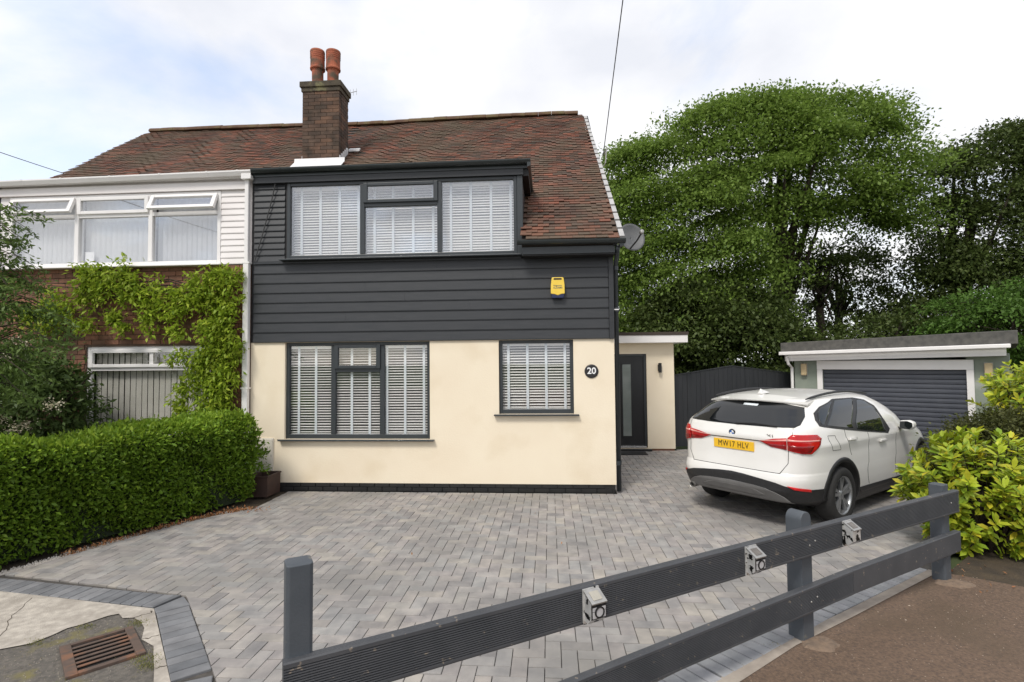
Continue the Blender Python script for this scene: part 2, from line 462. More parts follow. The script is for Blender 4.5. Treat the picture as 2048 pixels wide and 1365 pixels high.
def text_mesh(txt, size, m, extrude=.0, bold=0.0, align='CENTER', space=1.0):
    cu = bpy.data.curves.new('text', 'FONT')
    cu.body = txt
    cu.size = size
    cu.align_x = align
    cu.align_y = 'CENTER'
    cu.extrude = extrude
    cu.offset = bold
    cu.space_character = space
    t = bpy.data.objects.new('text', cu)
    COL.objects.link(t)
    dg = bpy.context.evaluated_depsgraph_get()
    me = bpy.data.meshes.new_from_object(t.evaluated_get(dg))
    bpy.data.objects.remove(t)
    bpy.data.curves.remove(cu)
    me.materials.clear()
    me.materials.append(m)
    return me

def wall_holes(mb, x0, x1, z0, z1, y, holes, depth=.10, mi=0):
    """facade sheet on plane y facing -y with openings and their reveals"""
    xs = sorted({x0, x1} | {h[0] for h in holes} | {h[1] for h in holes})
    zs = sorted({z0, z1} | {h[2] for h in holes} | {h[3] for h in holes})
    for a, b in zip(xs, xs[1:]):
        for c, d in zip(zs, zs[1:]):
            mx, mz = (a + b) / 2, (c + d) / 2
            if any(h[0] < mx < h[1] and h[2] < mz < h[3] for h in holes):
                continue
            mb.add([(a, y, c), (b, y, c), (b, y, d), (a, y, d)], [(0, 1, 2, 3)], mi)
    for a, b, c, d in holes:
        mb.add([(a, y, c), (b, y, c), (b, y, d), (a, y, d), (a, y + depth, c), (b, y + depth, c), (b, y + depth, d), (a, y + depth, d)],
               [(1, 0, 4, 5), (2, 1, 5, 6), (3, 2, 6, 7), (0, 3, 7, 4)], mi)

def foliage_mesh(name, P, size, m, down=.35, out=None, width=.5, flat=.4, smin=.6, fold=.12):
    """one quad per leaf"""
    P = np.asarray(P, float)
    n = len(P)
    d = RNG.normal(size=(n, 3))
    if out is not None:
        d = d * .7 + out * 1.0
    d[:, 2] -= down
    d /= np.linalg.norm(d, axis=1)[:, None]
    nn = RNG.normal(size=(n, 3)) * (1 - flat)
    nn[:, 2] += flat * 1.6
    sd = np.cross(d, nn)
    sd /= np.linalg.norm(sd, axis=1)[:, None] + 1e-9
    nz = np.cross(sd, d)
    L = size * RNG.uniform(smin, 1.25, n)[:, None]
    V = np.empty((n, 4, 3))
    V[:, 0] = P
    V[:, 1] = P + d * L * .48 + sd * L * width * .5 + nz * L * fold
    V[:, 2] = P + d * L
    V[:, 3] = P + d * L * .48 - sd * L * width * .5 + nz * L * fold
    me = bpy.data.meshes.new(name)
    me.vertices.add(4 * n)
    me.vertices.foreach_set('co', V.ravel())
    me.loops.add(4 * n)
    me.loops.foreach_set('vertex_index', np.arange(4 * n, dtype=np.int32))
    me.polygons.add(n)
    me.polygons.foreach_set('loop_start', np.arange(0, 4 * n, 4, dtype=np.int32))
    me.materials.append(m)
    me.update(calc_edges=True)
    return me

# ================================================================== THE SETTING: ground, path, driveway
def sheet(name, poly, z, m, parent=None):
    return struct(name, MB().add([(x, y, z) for x, y in poly], [tuple(range(len(poly)))]), m, parent)

sheet('ground', [(-400, -400), (400, -400), (400, 400), (-400, 400)], -.075, M['grass'])
sheet('garden_bed', [(-9, -3.0), (-.36, -3.3), (.70, -.9), (.70, .3), (-9, .3)], -.026, M['soil'])
sheet('shrub_bed', [(7.95, -2.74), (8.5, -3.05), (16, -1.9), (16, 6), (12.4, 2.6), (11.2, .1)], -.022, M['soil'])
sheet('road', [(-12, -3.55), (1.46, -3.74), (2.25, -4.65), (3.2, -6.3), (3.2, -30), (-12, -30)], -.014, M['tarmac'])
sheet('footpath', [(3.2, -6.22), (5.55, -4.47), (6.1, -4.03), (6.66, -3.63), (7.93, -2.70), (8.5, -3.06), (16, -1.95), (16, -30), (3.2, -30)], -.007, M['brown'])
# worn concrete apron beside the gully with a ragged edge
ap = [(-9, -3.30), (-.105, -3.489), (1.444, -3.728), (2.263, -4.64), (2.7, -5.3), (2.6, -5.3), (2.17, -4.66), (2.05, -4.50), (1.935, -4.36), (1.85, -4.25),
      (1.70, -4.17), (1.60, -4.02), (1.50, -3.93), (1.40, -3.875), (1.32, -3.885), (1.237, -3.82), (1.18, -3.86), (1.10, -3.99), (1.04, -4.05),
      (1.02, -4.16), (.98, -4.26), (.844, -4.34), (.3, -4.70), (-.5, -5.1), (-9, -6.4)]
sheet('concrete_apron', ap, -.006, M['conc'])
def crack(pts, w, parent):
    P = []
    for a, b in zip(pts, pts[1:]):
        for i in range(6):
            t = i / 6
            P.append((a[0] + (b[0] - a[0]) * t + rnd.gauss(0, .006), a[1] + (b[1] - a[1]) * t + rnd.gauss(0, .006)))
    m = MB()
    for i in range(len(P) - 1):
        (x0, y0), (x1, y1) = P[i], P[i + 1]
        d = math.hypot(x1 - x0, y1 - y0) + 1e-6
        nx, ny = -(y1 - y0) / d * w * rnd.uniform(.4, 1), (x1 - x0) / d * w * rnd.uniform(.4, 1)
        m.add([(x0 - nx, y0 - ny, -.0045), (x1 - nx, y1 - ny, -.0045), (x1 + nx, y1 + ny, -.0045), (x0 + nx, y0 + ny, -.0045)], [(0, 1, 2, 3)])
    obj('crack', m, M['soil'], parent)
apron_o = [o_ for o_ in SC.objects if o_.name == 'concrete_apron'][0]
crack([(.3, -3.6), (.45, -3.9), (.62, -4.1), (.75, -4.38)], .003, apron_o)
crack([(1.40, -3.875), (1.47, -3.80), (1.455, -3.75)], .004, apron_o)
crack([(2.05, -4.50), (2.12, -4.46)], .005, apron_o)
crack([(1.70, -4.17), (1.80, -4.10)], .004, apron_o)
# concrete haunch outside the border pavers along the fence
hz = [(5.0, -4.90), (5.60, -4.455), (6.12, -4.02), (6.68, -3.62), (7.93, -2.705), (7.87, -2.66), (6.63, -3.56), (6.05, -3.97), (5.5, -4.42), (4.9, -4.85)]
sheet('concrete_haunch', hz, -.003, M['haunch'])

DRV = [(.66, -.06), (.66, -1.0), (.335, -1.315), (.149, -1.668), (-.07, -2.173), (-.28, -2.73), (-.47, -3.17), (-.12, -3.47), (1.444, -3.72),
       (2.263, -4.63), (3.15, -6.12), (3.32, -6.10), (5.52, -4.42), (6.05, -3.985), (6.60, -3.575), (7.87, -2.68),
       (8.1, -2.5), (11.2, .5), (12.1, 2.1), (10.2, 3.75), (9.95, 4.42), (7.16, 3.74), (7.16, 3.62), (5.46, 3.62), (5.46, -.06)]
driveway = sheet('driveway', DRV, -.016, M['bed'])
INN = [(.66, -.06), (.66, -1.0), (.335, -1.315), (.149, -1.668), (-.07, -2.173), (-.28, -2.73), (-.42, -3.165), (.194, -3.262), (1.54, -3.50),
       (1.956, -3.965), (2.55, -4.64), (3.32, -5.86), (5.38, -4.27), (5.92, -3.82), (6.47, -3.41), (7.74, -2.53),
       (8.05, -2.38), (11.2, .5), (12.1, 2.1), (10.2, 3.75), (9.95, 4.42), (7.16, 3.74), (7.16, 3.62), (5.46, 3.62), (5.46, -.06)]

def clip_rect(poly, x0, x1, y0, y1):
    for ax, v, sg in ((0, x0, 1), (0, x1, -1), (1, y0, 1), (1, y1, -1)):
        out = []
        for i in range(len(poly)):
            p, q = poly[i], poly[(i + 1) % len(poly)]
            a, b = (p[ax] - v) * sg, (q[ax] - v) * sg
            if a >= 0:
                out.append(p)
            if a * b < 0:
                t = a / (a - b)
                out.append((p[0] + (q[0] - p[0]) * t, p[1] + (q[1] - p[1]) * t))
        poly = out
        if len(poly) < 3:
            return []
    return poly

def area(p):
    return sum(p[i][0] * p[(i + 1) % len(p)][1] - p[(i + 1) % len(p)][0] * p[i][1] for i in range(len(p))) / 2

def chamfer_block(poly, z0, z1, ch=.003):
    """flat block with chamfered top edge from a convex polygon"""
    n = len(poly)
    cx = sum(p[0] for p in poly) / n
    cy = sum(p[1] for p in poly) / n
    def ins(p, d):
        l = math.hypot(p[0] - cx, p[1] - cy) + 1e-9
        k = max(0, 1 - d * 1.3 / l)
        return (cx + (p[0] - cx) * k, cy + (p[1] - cy) * k)
    V = [(*p, z0) for p in poly] + [(*p, z1 - ch) for p in poly] + [(*ins(p, ch), z1) for p in poly]
    F = [(i, (i + 1) % n, n + (i + 1) % n, n + i) for i in range(n)] + [(n + i, n + (i + 1) % n, 2 * n + (i + 1) % n, 2 * n + i) for i in range(n)] + [tuple(range(2 * n, 3 * n))]
    return V, F

A = .104
GAP = .0022
pav = []
stf = MB()
CAMXY = (4.52, -7.7)
HP = [(-A + GAP, -A / 2 + GAP), (A - GAP, -A / 2 + GAP), (A - GAP, A / 2 - GAP), (-A + GAP, A / 2 - GAP)]
v_, f_ = chamfer_block(HP, -.03, 0)
pav_me = MB().add(v_, f_).mesh('paver', M['pav_o'])
pav_full = 2 * A * A
for gx in range(-8, 120):
    for gy in range(-64, 46):
        m4 = (gx + gy) % 4
        if m4 == 0:
            r = (gx * A, (gx + 2) * A, gy * A, (gy + 1) * A)
        elif m4 == 2:
            r = (gx * A, (gx + 1) * A, gy * A, (gy + 2) * A)
        else:
            continue
        p = clip_rect(INN, r[0], r[1], r[2], r[3])
        if not p or abs(area(p)) < .0006:
            continue
        if abs(area(p)) > pav_full * .995:
            pav.append((math.hypot((r[0] + r[1]) / 2 - CAMXY[0], (r[2] + r[3]) / 2 - CAMXY[1]), (r[0] + r[1]) / 2, (r[2] + r[3]) / 2, m4 == 2))
        else:
            # clipped edge piece: shrink towards its middle for the joint
            n = len(p)
            cx, cy = sum(q[0] for q in p) / n, sum(q[1] for q in p) / n
            p = [(cx + (q[0] - cx) * .955, cy + (q[1] - cy) * .955) for q in p]
            if area(p) < 0:
                p = p[::-1]
            v_, f_ = chamfer_block(p, -.03, rnd.uniform(-.001, .001))
            stf.add(v_, f_)

def in_view(x, y):
    d = Vector((x - 4.52199, y + 7.70597, -1.87891))
    zc = d.dot(fwd)
    return zc > .3 and abs(d.dot(rt) / zc) < .98 and d.dot(up) / zc > -.65
pav.sort()
near = [p for p in pav if in_view(p[1], p[2])][:255]
nearset = set((p[1], p[2]) for p in near)
for d_, x, y, vert in pav:
    rz = (PI / 2 if vert else 0) + rnd.gauss(0, .006) + (PI if rnd.random() < .5 else 0)
    z = rnd.uniform(-.0012, .0012)
    mw = Matrix.Translation((x, y, z)) @ Matrix.Rotation(rz, 4, 'Z') @ Matrix.Rotation(rnd.gauss(0, .004), 4, 'X') @ Matrix.Rotation(rnd.gauss(0, .003), 4, 'Y')
    if (x, y) in nearset:
        piece('paver', pav_me, driveway, mw)
    else:
        v_, f_ = chamfer_block(HP, -.03, 0)
        stf.add([mw @ Vector(q) for q in v_], f_)
o = obj('herringbone_pavers', stf, M['pav_i'], driveway)
o['kind'] = 'stuff'
# soldier-course borders, each block a piece
BP = [(-.0472, -.099), (.0472, -.099), (.0472, .099), (-.0472, .099)]
v_, f_ = chamfer_block(BP, -.03, 0, .004)
bord_me = MB().add(v_, f_).mesh('border_paver', M['bord_o'])
bordl_me = MB().add(v_, f_).mesh('border_paver', M['bord_l'])
def border(p0, p1, side, me, w=.2, off=0):
    p0, p1 = Vector((*p0, 0)), Vector((*p1, 0))
    d = (p1 - p0)
    n = max(1, round(d.length / .102))
    st = d.length / n
    u = d.normalized()
    nv = Vector((-u.y, u.x, 0)) * side
    for k in range(n):
        c = p0 + u * st * (k + .5) + nv * (w / 2 + off)
        piece('border_paver', me, driveway, Matrix.Translation((c.x, c.y, rnd.uniform(-.001, .0015))) @ Matrix.Rotation(math.atan2(u.y, u.x) + rnd.gauss(0, .006), 4, 'Z') @ Matrix.Diagonal((st / .102, w / .2, 1, 1)))
border((-.40, -3.45), (1.42, -3.715), 1, bord_me, .21)
border((1.535, -3.82), (2.255, -4.63), 1, bord_me, .215)
border((2.28, -4.66), (3.0, -5.95), 1, bord_me, .215)
border((3.5, -5.96), (5.52, -4.42), 1, bordl_me, .195)
border((5.53, -4.41), (6.60, -3.575), 1, bordl_me, .195)
border((6.61, -3.567), (7.85, -2.675), 1, bordl_me, .195)
# two cut blocks filling the mitre at the reflex corner
for p in ([(1.43, -3.72), (1.50, -3.50), (1.41, -3.49), (1.40, -3.71)], [(1.452, -3.735), (1.525, -3.81), (1.69, -3.66), (1.535, -3.52)]):
    q = p if area(p) > 0 else p[::-1]
    v_, f_ = chamfer_block(q, -.03, 0, .004)
    obj('border_paver', MB().add(v_, f_), M['bord_o'], driveway)

# rusty gully grate set in the tarmac
g0 = Vector((1.232, -4.311, 0)); g1 = Vector((1.502, -4.011, 0)); g3 = Vector((1.60, -4.665, 0))
gu = (g1 - g0).normalized(); gv = Vector((gu.y, -gu.x, 0)); glu, glv = .405, .49
grate = thing('drain_grate', 'rusty iron drain grate with long slots set in the cracked tarmac by the kerb', 'drain grate', (g0.x, g0.y, 0))
gc = lambda a, b, z: g0 + gu * a + gv * b + Vector((0, 0, z))
fr = MB()
for a0, a1, b0, b1 in ((0, .06, 0, glv), (glu - .05, glu, 0, glv), (.0605, glu - .0505, 0, .03), (.0605, glu - .0505, glv - .04, glv)):
    fr.obox(gc((a0 + a1) / 2, (b0 + b1) / 2, -.004), gu * (a1 - a0) / 2, gv * (b1 - b0) / 2, (0, 0, .010))
obj('frame', fr, M['rust'], grate, bevel=.003)
nb = 7
for k in range(nb - 1):
    b = .03 + (glv - .07) * (k + 1) / nb
    obj('bar', MB().obox(gc((.06 + glu - .05) / 2, b, .002), gu * ((glu - .112) / 2), gv * .0125, (0, 0, .0022)), M['rust'], grate)
obj('sump', MB().obox(gc(glu / 2, glv / 2, -.0110), gu * (glu / 2 - .01), gv * (glv / 2 - .01), (0, 0, .0015)), M['hole'], grate)

# gravel strip with dry leaves at the foot of the hedge
def scatter_pts(line, w, n):
    out = []
    for _ in range(n):
        k = rnd.randrange(len(line) - 1)
        t = rnd.random()
        a, b = Vector(line[k]), Vector(line[k + 1])
        p = a.lerp(b, t)
        d = (b - a).normalized()
        nv = Vector((-d.y, d.x))
        p = p + nv * abs(rnd.gauss(0, w))
        out.append((p.x, p.y))
    return out
GL = [(.66, -1.0), (.335, -1.30), (.149, -1.66), (-.07, -2.165), (-.28, -2.72), (-.47, -3.17)]
peb = MB()
for x, y in scatter_pts(GL[::-1], .06, 4200):
    r = rnd.uniform(.004, .011)
    a = rnd.random() * 6
    V = [(x + r * math.cos(a + k * 1.257) * rnd.uniform(.7, 1.2), y + r * math.sin(a + k * 1.257) * rnd.uniform(.7, 1.2), -.022) for k in range(5)] + [(x, y, -.016 + r * .8)]
    peb.add(V, [(k, (k + 1) % 5, 5) for k in range(5)])
tag(struct('gravel', peb, M['pebble'], kind='stuff'), 'pale gravel strewn along the foot of the clipped hedge', 'gravel')
pts = scatter_pts(GL[:5][::-1], .06, 900)
pts = [p for p in pts] + [(rnd.uniform(.3, .9), rnd.gauss(-1.05, .07)) for _ in range(90)]
pts += [(rnd.uniform(0.2, 5.5), rnd.uniform(-3.8, -.4)) for _ in range(16)] + [(rnd.uniform(7.9, 9), rnd.uniform(-3.2, -2.5)) for _ in range(40)]
dl = foliage_mesh('fallen_leaves', [(x, y, rnd.uniform(.002, .012)) for x, y in pts], .035, M['dead'], down=.05, flat=.9, fold=.05)
o = link('fallen_leaves', dl)
o['kind'] = 'stuff'
tag(o, 'dry brown leaves lying along the edge of the paving', 'leaves')
# shattered tarmac crumbs and moss by the gully
crumb = MB()
for _ in range(1500):
    x, y = 1.45 + rnd.gauss(0, .33), -4.25 + rnd.gauss(0, .3)
    t = Vector((x, y, 0)) - g0
    if -.01 < t.dot(gu) < glu and -.01 < t.dot(gv) < glv:
        continue
    if x - 1.45 > -(y + 3.75) * .85 + .05:
        continue
    r = rnd.uniform(.002, .006)
    V = [(x + r * math.cos(k * 1.57 + x * 9), y + r * math.sin(k * 1.57 + x * 9), -.014) for k in range(4)] + [(x, y, -.012 + r * .7)]
    crumb.add(V, [(k, (k + 1) % 4, 4) for k in range(4)])
tag(struct('loose_grit', crumb, M['grit'], kind='stuff'), 'loose grit scattered round the rusty drain grate', 'grit')

pg = MB()
for _ in range(5200):
    x, y = rnd.uniform(4.6, 10.5), rnd.uniform(-5.6, -2.4)
    if y > -4.47 + (x - 5.55) * .742 - .03 or x > 8.2 and y > -3.1 + (x - 8.5) * .15:
        continue
    r = rnd.uniform(.0015, .0045) * (2.2 if rnd.random() < .03 else 1)
    V = [(x + r * math.cos(k * 1.57 + x * 9) * rnd.uniform(.6, 1.3), y + r * math.sin(k * 1.57 + x * 9), -.0072) for k in range(4)] + [(x, y, -.0065 + r * .5)]
    pg.add(V, [(k, (k + 1) % 4, 4) for k in range(4)])
tag(struct('path_grit', pg, M['pathgrit'], kind='stuff'), 'fine pale grit worn out of the brown footpath surface', 'grit')

wd = []
for cx_, cy_, n_, r_ in ((1.50, -3.945, 260, .045), (1.93, -4.40, 420, .06), (2.0, -4.48, 200, .04), (1.0, -4.24, 160, .05), (1.15, -4.02, 120, .04), (1.62, -4.72, 160, .05), (5.98, -4.02, 90, .03)):
    for _ in range(n_):
        wd.append((cx_ + rnd.gauss(0, r_), cy_ + rnd.gauss(0, r_ * .6), -.012))
M['weed'] = leafmat('weeds', [(.12, .16, .03), (.20, .20, .05), (.30, .26, .09), (.09, .13, .025)])
o = link('weeds', foliage_mesh('weeds', wd, .018, M['weed'], down=-.9, width=.18))
o['kind'] = 'stuff'
tag(o, 'low weeds and moss in the cracks round the drain grate', 'weeds')

# ================================================================== HOUSES
DZ0 = .14      # plinth height
# ---------------------------------------------------------------- number 20: cream render and charcoal boards
H1 = thing('semi_detached_house', 'cream rendered house with charcoal weatherboard upper storey and dark framed windows', 'house', (2.75, 0, 0))
WB, WS, WD = (.56, 2.765, .755, 2.195), (3.785, 4.87, 1.12, 2.195), (.595, 4.075, 3.44, 4.61)
w = MB()
wall_holes(w, .03, 5.455, .115, 2.20, 0, [WB, WS], .13)
w.add([(5.455, 0, .115), (5.455, 9.2, .115), (5.455, 9.2, 3.56), (5.455, 4.6, 7.5), (5.455, 0, 3.4)], [(0, 1, 2, 3, 4)])
w.add([(.03, 9.2, .115), (5.455, 9.2, .115), (5.455, 9.2, 3.56), (.03, 9.2, 3.56)], [(1, 0, 3, 2)])
obj('render_wall', w, M['render'], H1)
pl = obj('plinth', MB().box(.03, 5.44, .02, .3, -.05, .115), M['plinth'], H1)
k = 0
bm_ = MB().box(-.105, .105, -.010, .02, -.029, .029).mesh('brick', M['plinth'])
for r in range(2):
    for i in range(24):
        x = .15 + i * .2235 + (.11 if r else 0)
        if x < 5.32:
            piece('brick', bm_, pl, Matrix.Translation((x, .012, .026 + r * .066)))

def board_mesh(L, hgt, t0=.006, t1=.021):
    """weatherboard: thick at the lower edge, thin at the top, origin at lower left"""
    m = MB()
    m.add([(0, 0, 0), (0, -t1, 0), (0, -t1 - .001, .012), (0, -t0, hgt), (0, 0, hgt), (L, 0, 0), (L, -t1, 0), (L, -t1 - .001, .012), (L, -t0, hgt), (L, 0, hgt)],
          [(0, 1, 2, 3, 4), (9, 8, 7, 6, 5), (1, 6, 7, 2), (2, 7, 8, 3), (0, 5, 6, 1), (3, 8, 9, 4)])
    return m
back = MB()
wall_holes(back, .03, 4.11, 3.41, 4.70, -.004, [WD], .05)
wall_holes(back, .03, 5.45, 2.20, 3.41, -.004, [])
obj('sheathing', back, M['soffit'], H1)
bh = (3.385 - 2.20) / 8
joints = {0: 3.1, 2: 1.5, 3: 3.36, 4: 2.4, 5: 1.8, 6: 4.0, 7: 2.9}
for k in range(8):
    z = 2.20 + k * bh
    xs = [.075, 5.385]
    if k in joints:
        xs.insert(1, joints[k])
    for a, b in zip(xs, xs[1:]):
        bo = obj('board', board_mesh(b - a - .0015, bh + .004), M['clad'], H1)
        bo.matrix_basis = Matrix.Translation((a, -.006 - rnd.uniform(0, .0015), z))
zs = [3.392, 3.415, 3.519, 3.614, 3.71, 3.798, 3.888, 3.983, 4.073, 4.166, 4.252, 4.345, 4.438, 4.531, 4.605]
for a, b in zip(zs[1:], zs[2:]):
    bo = obj('board', board_mesh(.478, b - a + .003, .004, .02), M['clad'], H1)
    bo.matrix_basis = Matrix.Translation((.075, -.006, a))
obj('corner_trim', MB().box(5.387, 5.457, -.042, .01, 2.195, 3.45), M['clad'], H1, bevel=.004)
obj('drip_board', MB().box(.075, 4.13, -.040, .0, 3.386, 3.413), M['clad'], H1)
# dormer: cheek, fascia, flat roof, gutter returns
SL = (7.62 - 3.58) / 4.88
roofz = lambda y: 3.58 + SL * (y + .28)
obj('dormer_cheek', MB().prism([(0, 0, 0), (0, 0, 1.28), (0, 1.42, 1.28)], (4.10, -.006, 3.46), (4.155, -.006, 3.46)), M['clad'], H1)
obj('dormer_jamb', MB().box(4.077, 4.16, -.045, .05, 3.415, 4.64), M['char'], H1, bevel=.004)
obj('fascia', MB().box(.075, 4.175, -.075, -.006, 4.612, 4.70), M['clad'], H1)
obj('dormer_roof', MB().box(.03, 4.255, -.09, 1.6, 4.702, 4.765), M['gutter'], H1)
obj('dormer_soffit', MB().box(4.16, 4.25, -.05, 1.2, 4.60, 4.70), M['soffit'], H1)
def gutter(a, b, r=.056, m=None, parent=None, name='gutter', brackets=(), square=False):
    """gutter trough along x from a to b at height z (rim)"""
    (x0, y, z), (x1, _, z2) = a, b
    if square:
        prof = [(0, 0), (0, -.03), (-.02, -.075), (-.085, -.075), (-.115, -.02), (-.115, 0)]
    else:
        prof = [(r * math.cos(t) - r, r * math.sin(t)) for t in np.linspace(0, -PI, 11)]
    mb = MB()
    mb.prism([(0, p, q) for p, q in prof], (x0, y, z), (x1, y, z2))
    g = obj(name, mb, m, parent)
    for bx in brackets:
        obj('bracket', MB().prism([(0, p * 1.05 + .002, q * 1.07 + .004) for p, q in prof], (bx - .012, y, z + (z2 - z) * (bx - x0) / (x1 - x0)), (bx + .012, y, z + (z2 - z) * (bx - x0) / (x1 - x0))), m, g)
    return g
gutter((.10, -.075, 4.80), (4.285, -.075, 4.805), .058, M['gutter'], H1, brackets=(.55, 1.6, 2.6, 3.55, 4.1))
obj('gutter_return', MB().prism([(0, 0, 0), (.05, 0, 0), (.05, 0, -.09), (0, 0, -.11)], (4.235, -.17, 4.80), (4.235, 1.1, 4.80)), M['gutter'], H1)
# eaves right of the dormer
obj('eaves_box', MB().box(4.165, 5.46, -.235, -.045, 3.40, 3.505), M['char'], H1, bevel=.004)
obj('eaves_soffit', MB().box(4.165, 5.46, -.22, -.02, 3.383, 3.399), M['soffit'], H1)
gutter((4.085, -.235, 3.585), (5.60, -.235, 3.575), .058, M['gutter'], H1, brackets=(4.32, 5.18, 5.46))
obj('gutter_outlet', MB().prism([(0, 0, 0), (.09, 0, .0), (.055, 0, -.085), (0, 0, -.10)], (5.52, -.30, 3.57), (5.52, -.19, 3.57)), M['gutter'], H1)
dp = MB().tube([(5.50, -.22, 3.50), (5.50, -.16, 3.40), (5.497, .03, 3.25), (5.497, .03, .02)], .034, 12)
dpo = obj('downpipe', dp, M['char'], H1, smooth=True)
for z in (3.22, 2.62, .42):
    obj('collar', MB().tube([(5.497, .03, z - .03), (5.497, .03, z + .03)], .040, 12), M['char'], dpo)
obj('pipe_clip', MB().box(5.45, 5.53, -.012, -.006, 2.61, 2.625), M['white'], dpo)

def window(parent, rect, y, cols, m, glass, fw=.05, name='window', sill=True, sash=None, depth=.07, transom=None, sillm=None):
    """cols: list of x mullion positions; sash: {col: (z split)} top hung opener above the split"""
    x0, x1, z0, z1 = rect
    f = MB()
    f.box(x0, x0 + fw, y, y + depth, z0, z1)
    f.box(x1 - fw, x1, y, y + depth, z0, z1)
    f.box(x0 + fw, x1 - fw, y + .001, y + depth - .001, z0, z0 + fw + .015)
    f.box(x0 + fw, x1 - fw, y + .001, y + depth - .001, z1 - fw, z1)
    w_ = obj(name, f, m, parent, bevel=.006)
    edges = [x0 + fw] + [c for c in cols] + [x1 - fw]
    mh = .034
    for c in cols:
        obj('mullion', MB().box(c - mh, c + mh, y - .003, y + depth - .004, z0 + fw + .016, z1 - fw - .001), m, w_, bevel=.006)
    for i, (a, b) in enumerate(zip(edges, edges[1:])):
        a2 = a + (mh if i > 0 else 0)
        b2 = b - (mh if i < len(edges) - 2 else 0)
        zb, zt = z0 + fw + .016, z1 - fw - .001
        if sash and i in sash:
            zsp, ang = sash[i]
            obj('transom', MB().box(a2, b2, y - .001, y + depth - .006, zsp - .03, zsp + .03), m, w_, bevel=.005)
            pane = MB().box(a2 - .005, b2 + .005, y + .030, y + .034, zb - .005, zsp - .028)
            obj('pane', pane, glass, w_)
            # opening light, hinged at its head
            H, W_ = zt - zsp - .032, b2 - a2
            s = MB()
            fs = .05
            s.box(-.012, fs, -.03, .02, -H - .01, .008).box(W_ - fs, W_ + .012, -.03, .02, -H - .01, .008)
            s.box(fs, W_ - fs, -.029, .019, -H - .01, -H + fs - .01).box(fs, W_ - fs, -.029, .019, -fs + .01, .008)
            so = obj('opening_light', s, m, w_, bevel=.006)
            so.matrix_basis = Matrix.Translation((a2, y - .001, zt)) @ Matrix.Rotation(-ang, 4, 'X')
            po = link('pane', MB().box(fs - .005, W_ - fs + .005, -.006, -.002, -H + fs - .015, -fs + .015).mesh('pane', glass), w_)
            po.matrix_basis = so.matrix_basis
        else:
            obj('pane', MB().box(a2 - .005, b2 + .005, y + .030, y + .034, zb - .005, zt + .005), glass, w_)
    if sill:
        obj('sill', MB().box(x0 - .07, x1 + .07, y - .115, y + .01, z0 - .022, z0 - .002), sillm or m, w_, bevel=.004)
    return w_

window(H1, WB, .045, [1.29, 2.035], M['char'], M['glass'], sash={1: (1.775, 0.0)})
window(H1, WS, .045, [], M['char'], M['glass'])
window(H1, WD, -.035, [1.757, 2.925], M['char'], M['glass_up'], sash={1: (4.245, 0.0)}, depth=.09)
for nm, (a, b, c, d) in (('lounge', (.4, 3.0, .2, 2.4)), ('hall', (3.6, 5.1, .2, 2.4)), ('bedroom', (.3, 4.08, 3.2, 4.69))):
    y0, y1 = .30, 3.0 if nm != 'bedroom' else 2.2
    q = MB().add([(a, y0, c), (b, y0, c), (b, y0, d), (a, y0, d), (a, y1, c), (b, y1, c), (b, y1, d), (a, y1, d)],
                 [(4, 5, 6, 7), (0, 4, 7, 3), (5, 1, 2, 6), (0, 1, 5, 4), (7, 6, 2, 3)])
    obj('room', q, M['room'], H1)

def venetian(label, x0, x1, z0, z1, y, tapes, pitch_, tilt, n=None):
    t = thing('venetian_blind', label, 'blind', ((x0 + x1) / 2, y, z0), 'white venetian blinds in the dark framed windows')
    n = int((z1 - z0 - .05) / pitch_)
    h = .025
    me = MB().add([(x0, -h, 0), (x1, -h, 0), (x1, 0, .004), (x0, 0, .004), (x1, h, 0), (x0, h, 0), (x0, -h, -.003), (x1, -h, -.003), (x1, 0, .001), (x0, 0, .001), (x1, h, -.003), (x0, h, -.003)],
                  [(0, 1, 2, 3), (3, 2, 4, 5), (7, 6, 9, 8), (8, 9, 11, 10), (6, 7, 1, 0), (4, 10, 11, 5)]).mesh('slat', M['slat'])
    for k in range(n):
        z = z1 - .045 - (k + .5) * pitch_
        piece('slat', me, t, Matrix.Translation((0, y, z)) @ Matrix.Rotation(tilt + rnd.gauss(0, .02), 4, 'X') @ Matrix.Rotation(rnd.gauss(0, .0006), 4, 'Y'))
    obj('headrail', MB().box(x0, x1, y - .025, y + .025, z1 - .04, z1), M['slat'], t)
    obj('bottom_rail', MB().box(x0, x1, y - .025, y + .025, z1 - .05 - n * pitch_ - .02, z1 - .05 - n * pitch_), M['slat'], t)
    for tx in tapes:
        obj('tape', MB().box(tx - .019, tx + .019, y - .031, y - .0285, z1 - .05 - n * pitch_ - .02, z1 - .005), M['tape'], t)

TL = .20
venetian('slatted white blind behind the ground floor pane beside the white downpipe', .605, 1.262, .80, 2.14, .128, (.735, 1.0), .0395, TL)
venetian('slatted white blind behind the ground floor panes with the small top opener', 1.31, 2.01, .80, 2.14, .128, (1.555, 1.83), .0395, TL)
venetian('slatted white blind behind the wide ground floor pane next to the plain cream wall', 2.06, 2.735, .80, 2.14, .128, (2.095, 2.37, 2.655), .0395, TL + .06)
venetian('slatted white blind in the square window next to the number plaque', 3.83, 4.83, 1.16, 2.15, .128, (3.92, 4.20, 4.475, 4.75), .0395, TL + .16)
venetian('slatted white blind in the upstairs pane beside the narrow dark boards', .64, 1.73, 3.48, 4.57, .12, (.765, 1.06, 1.36, 1.655), .040, TL + .46)
venetian('slatted white blind in the upstairs panes with the top opener', 1.78, 2.90, 3.48, 4.57, .12, (1.905, 2.19, 2.50, 2.805), .040, TL + .46)
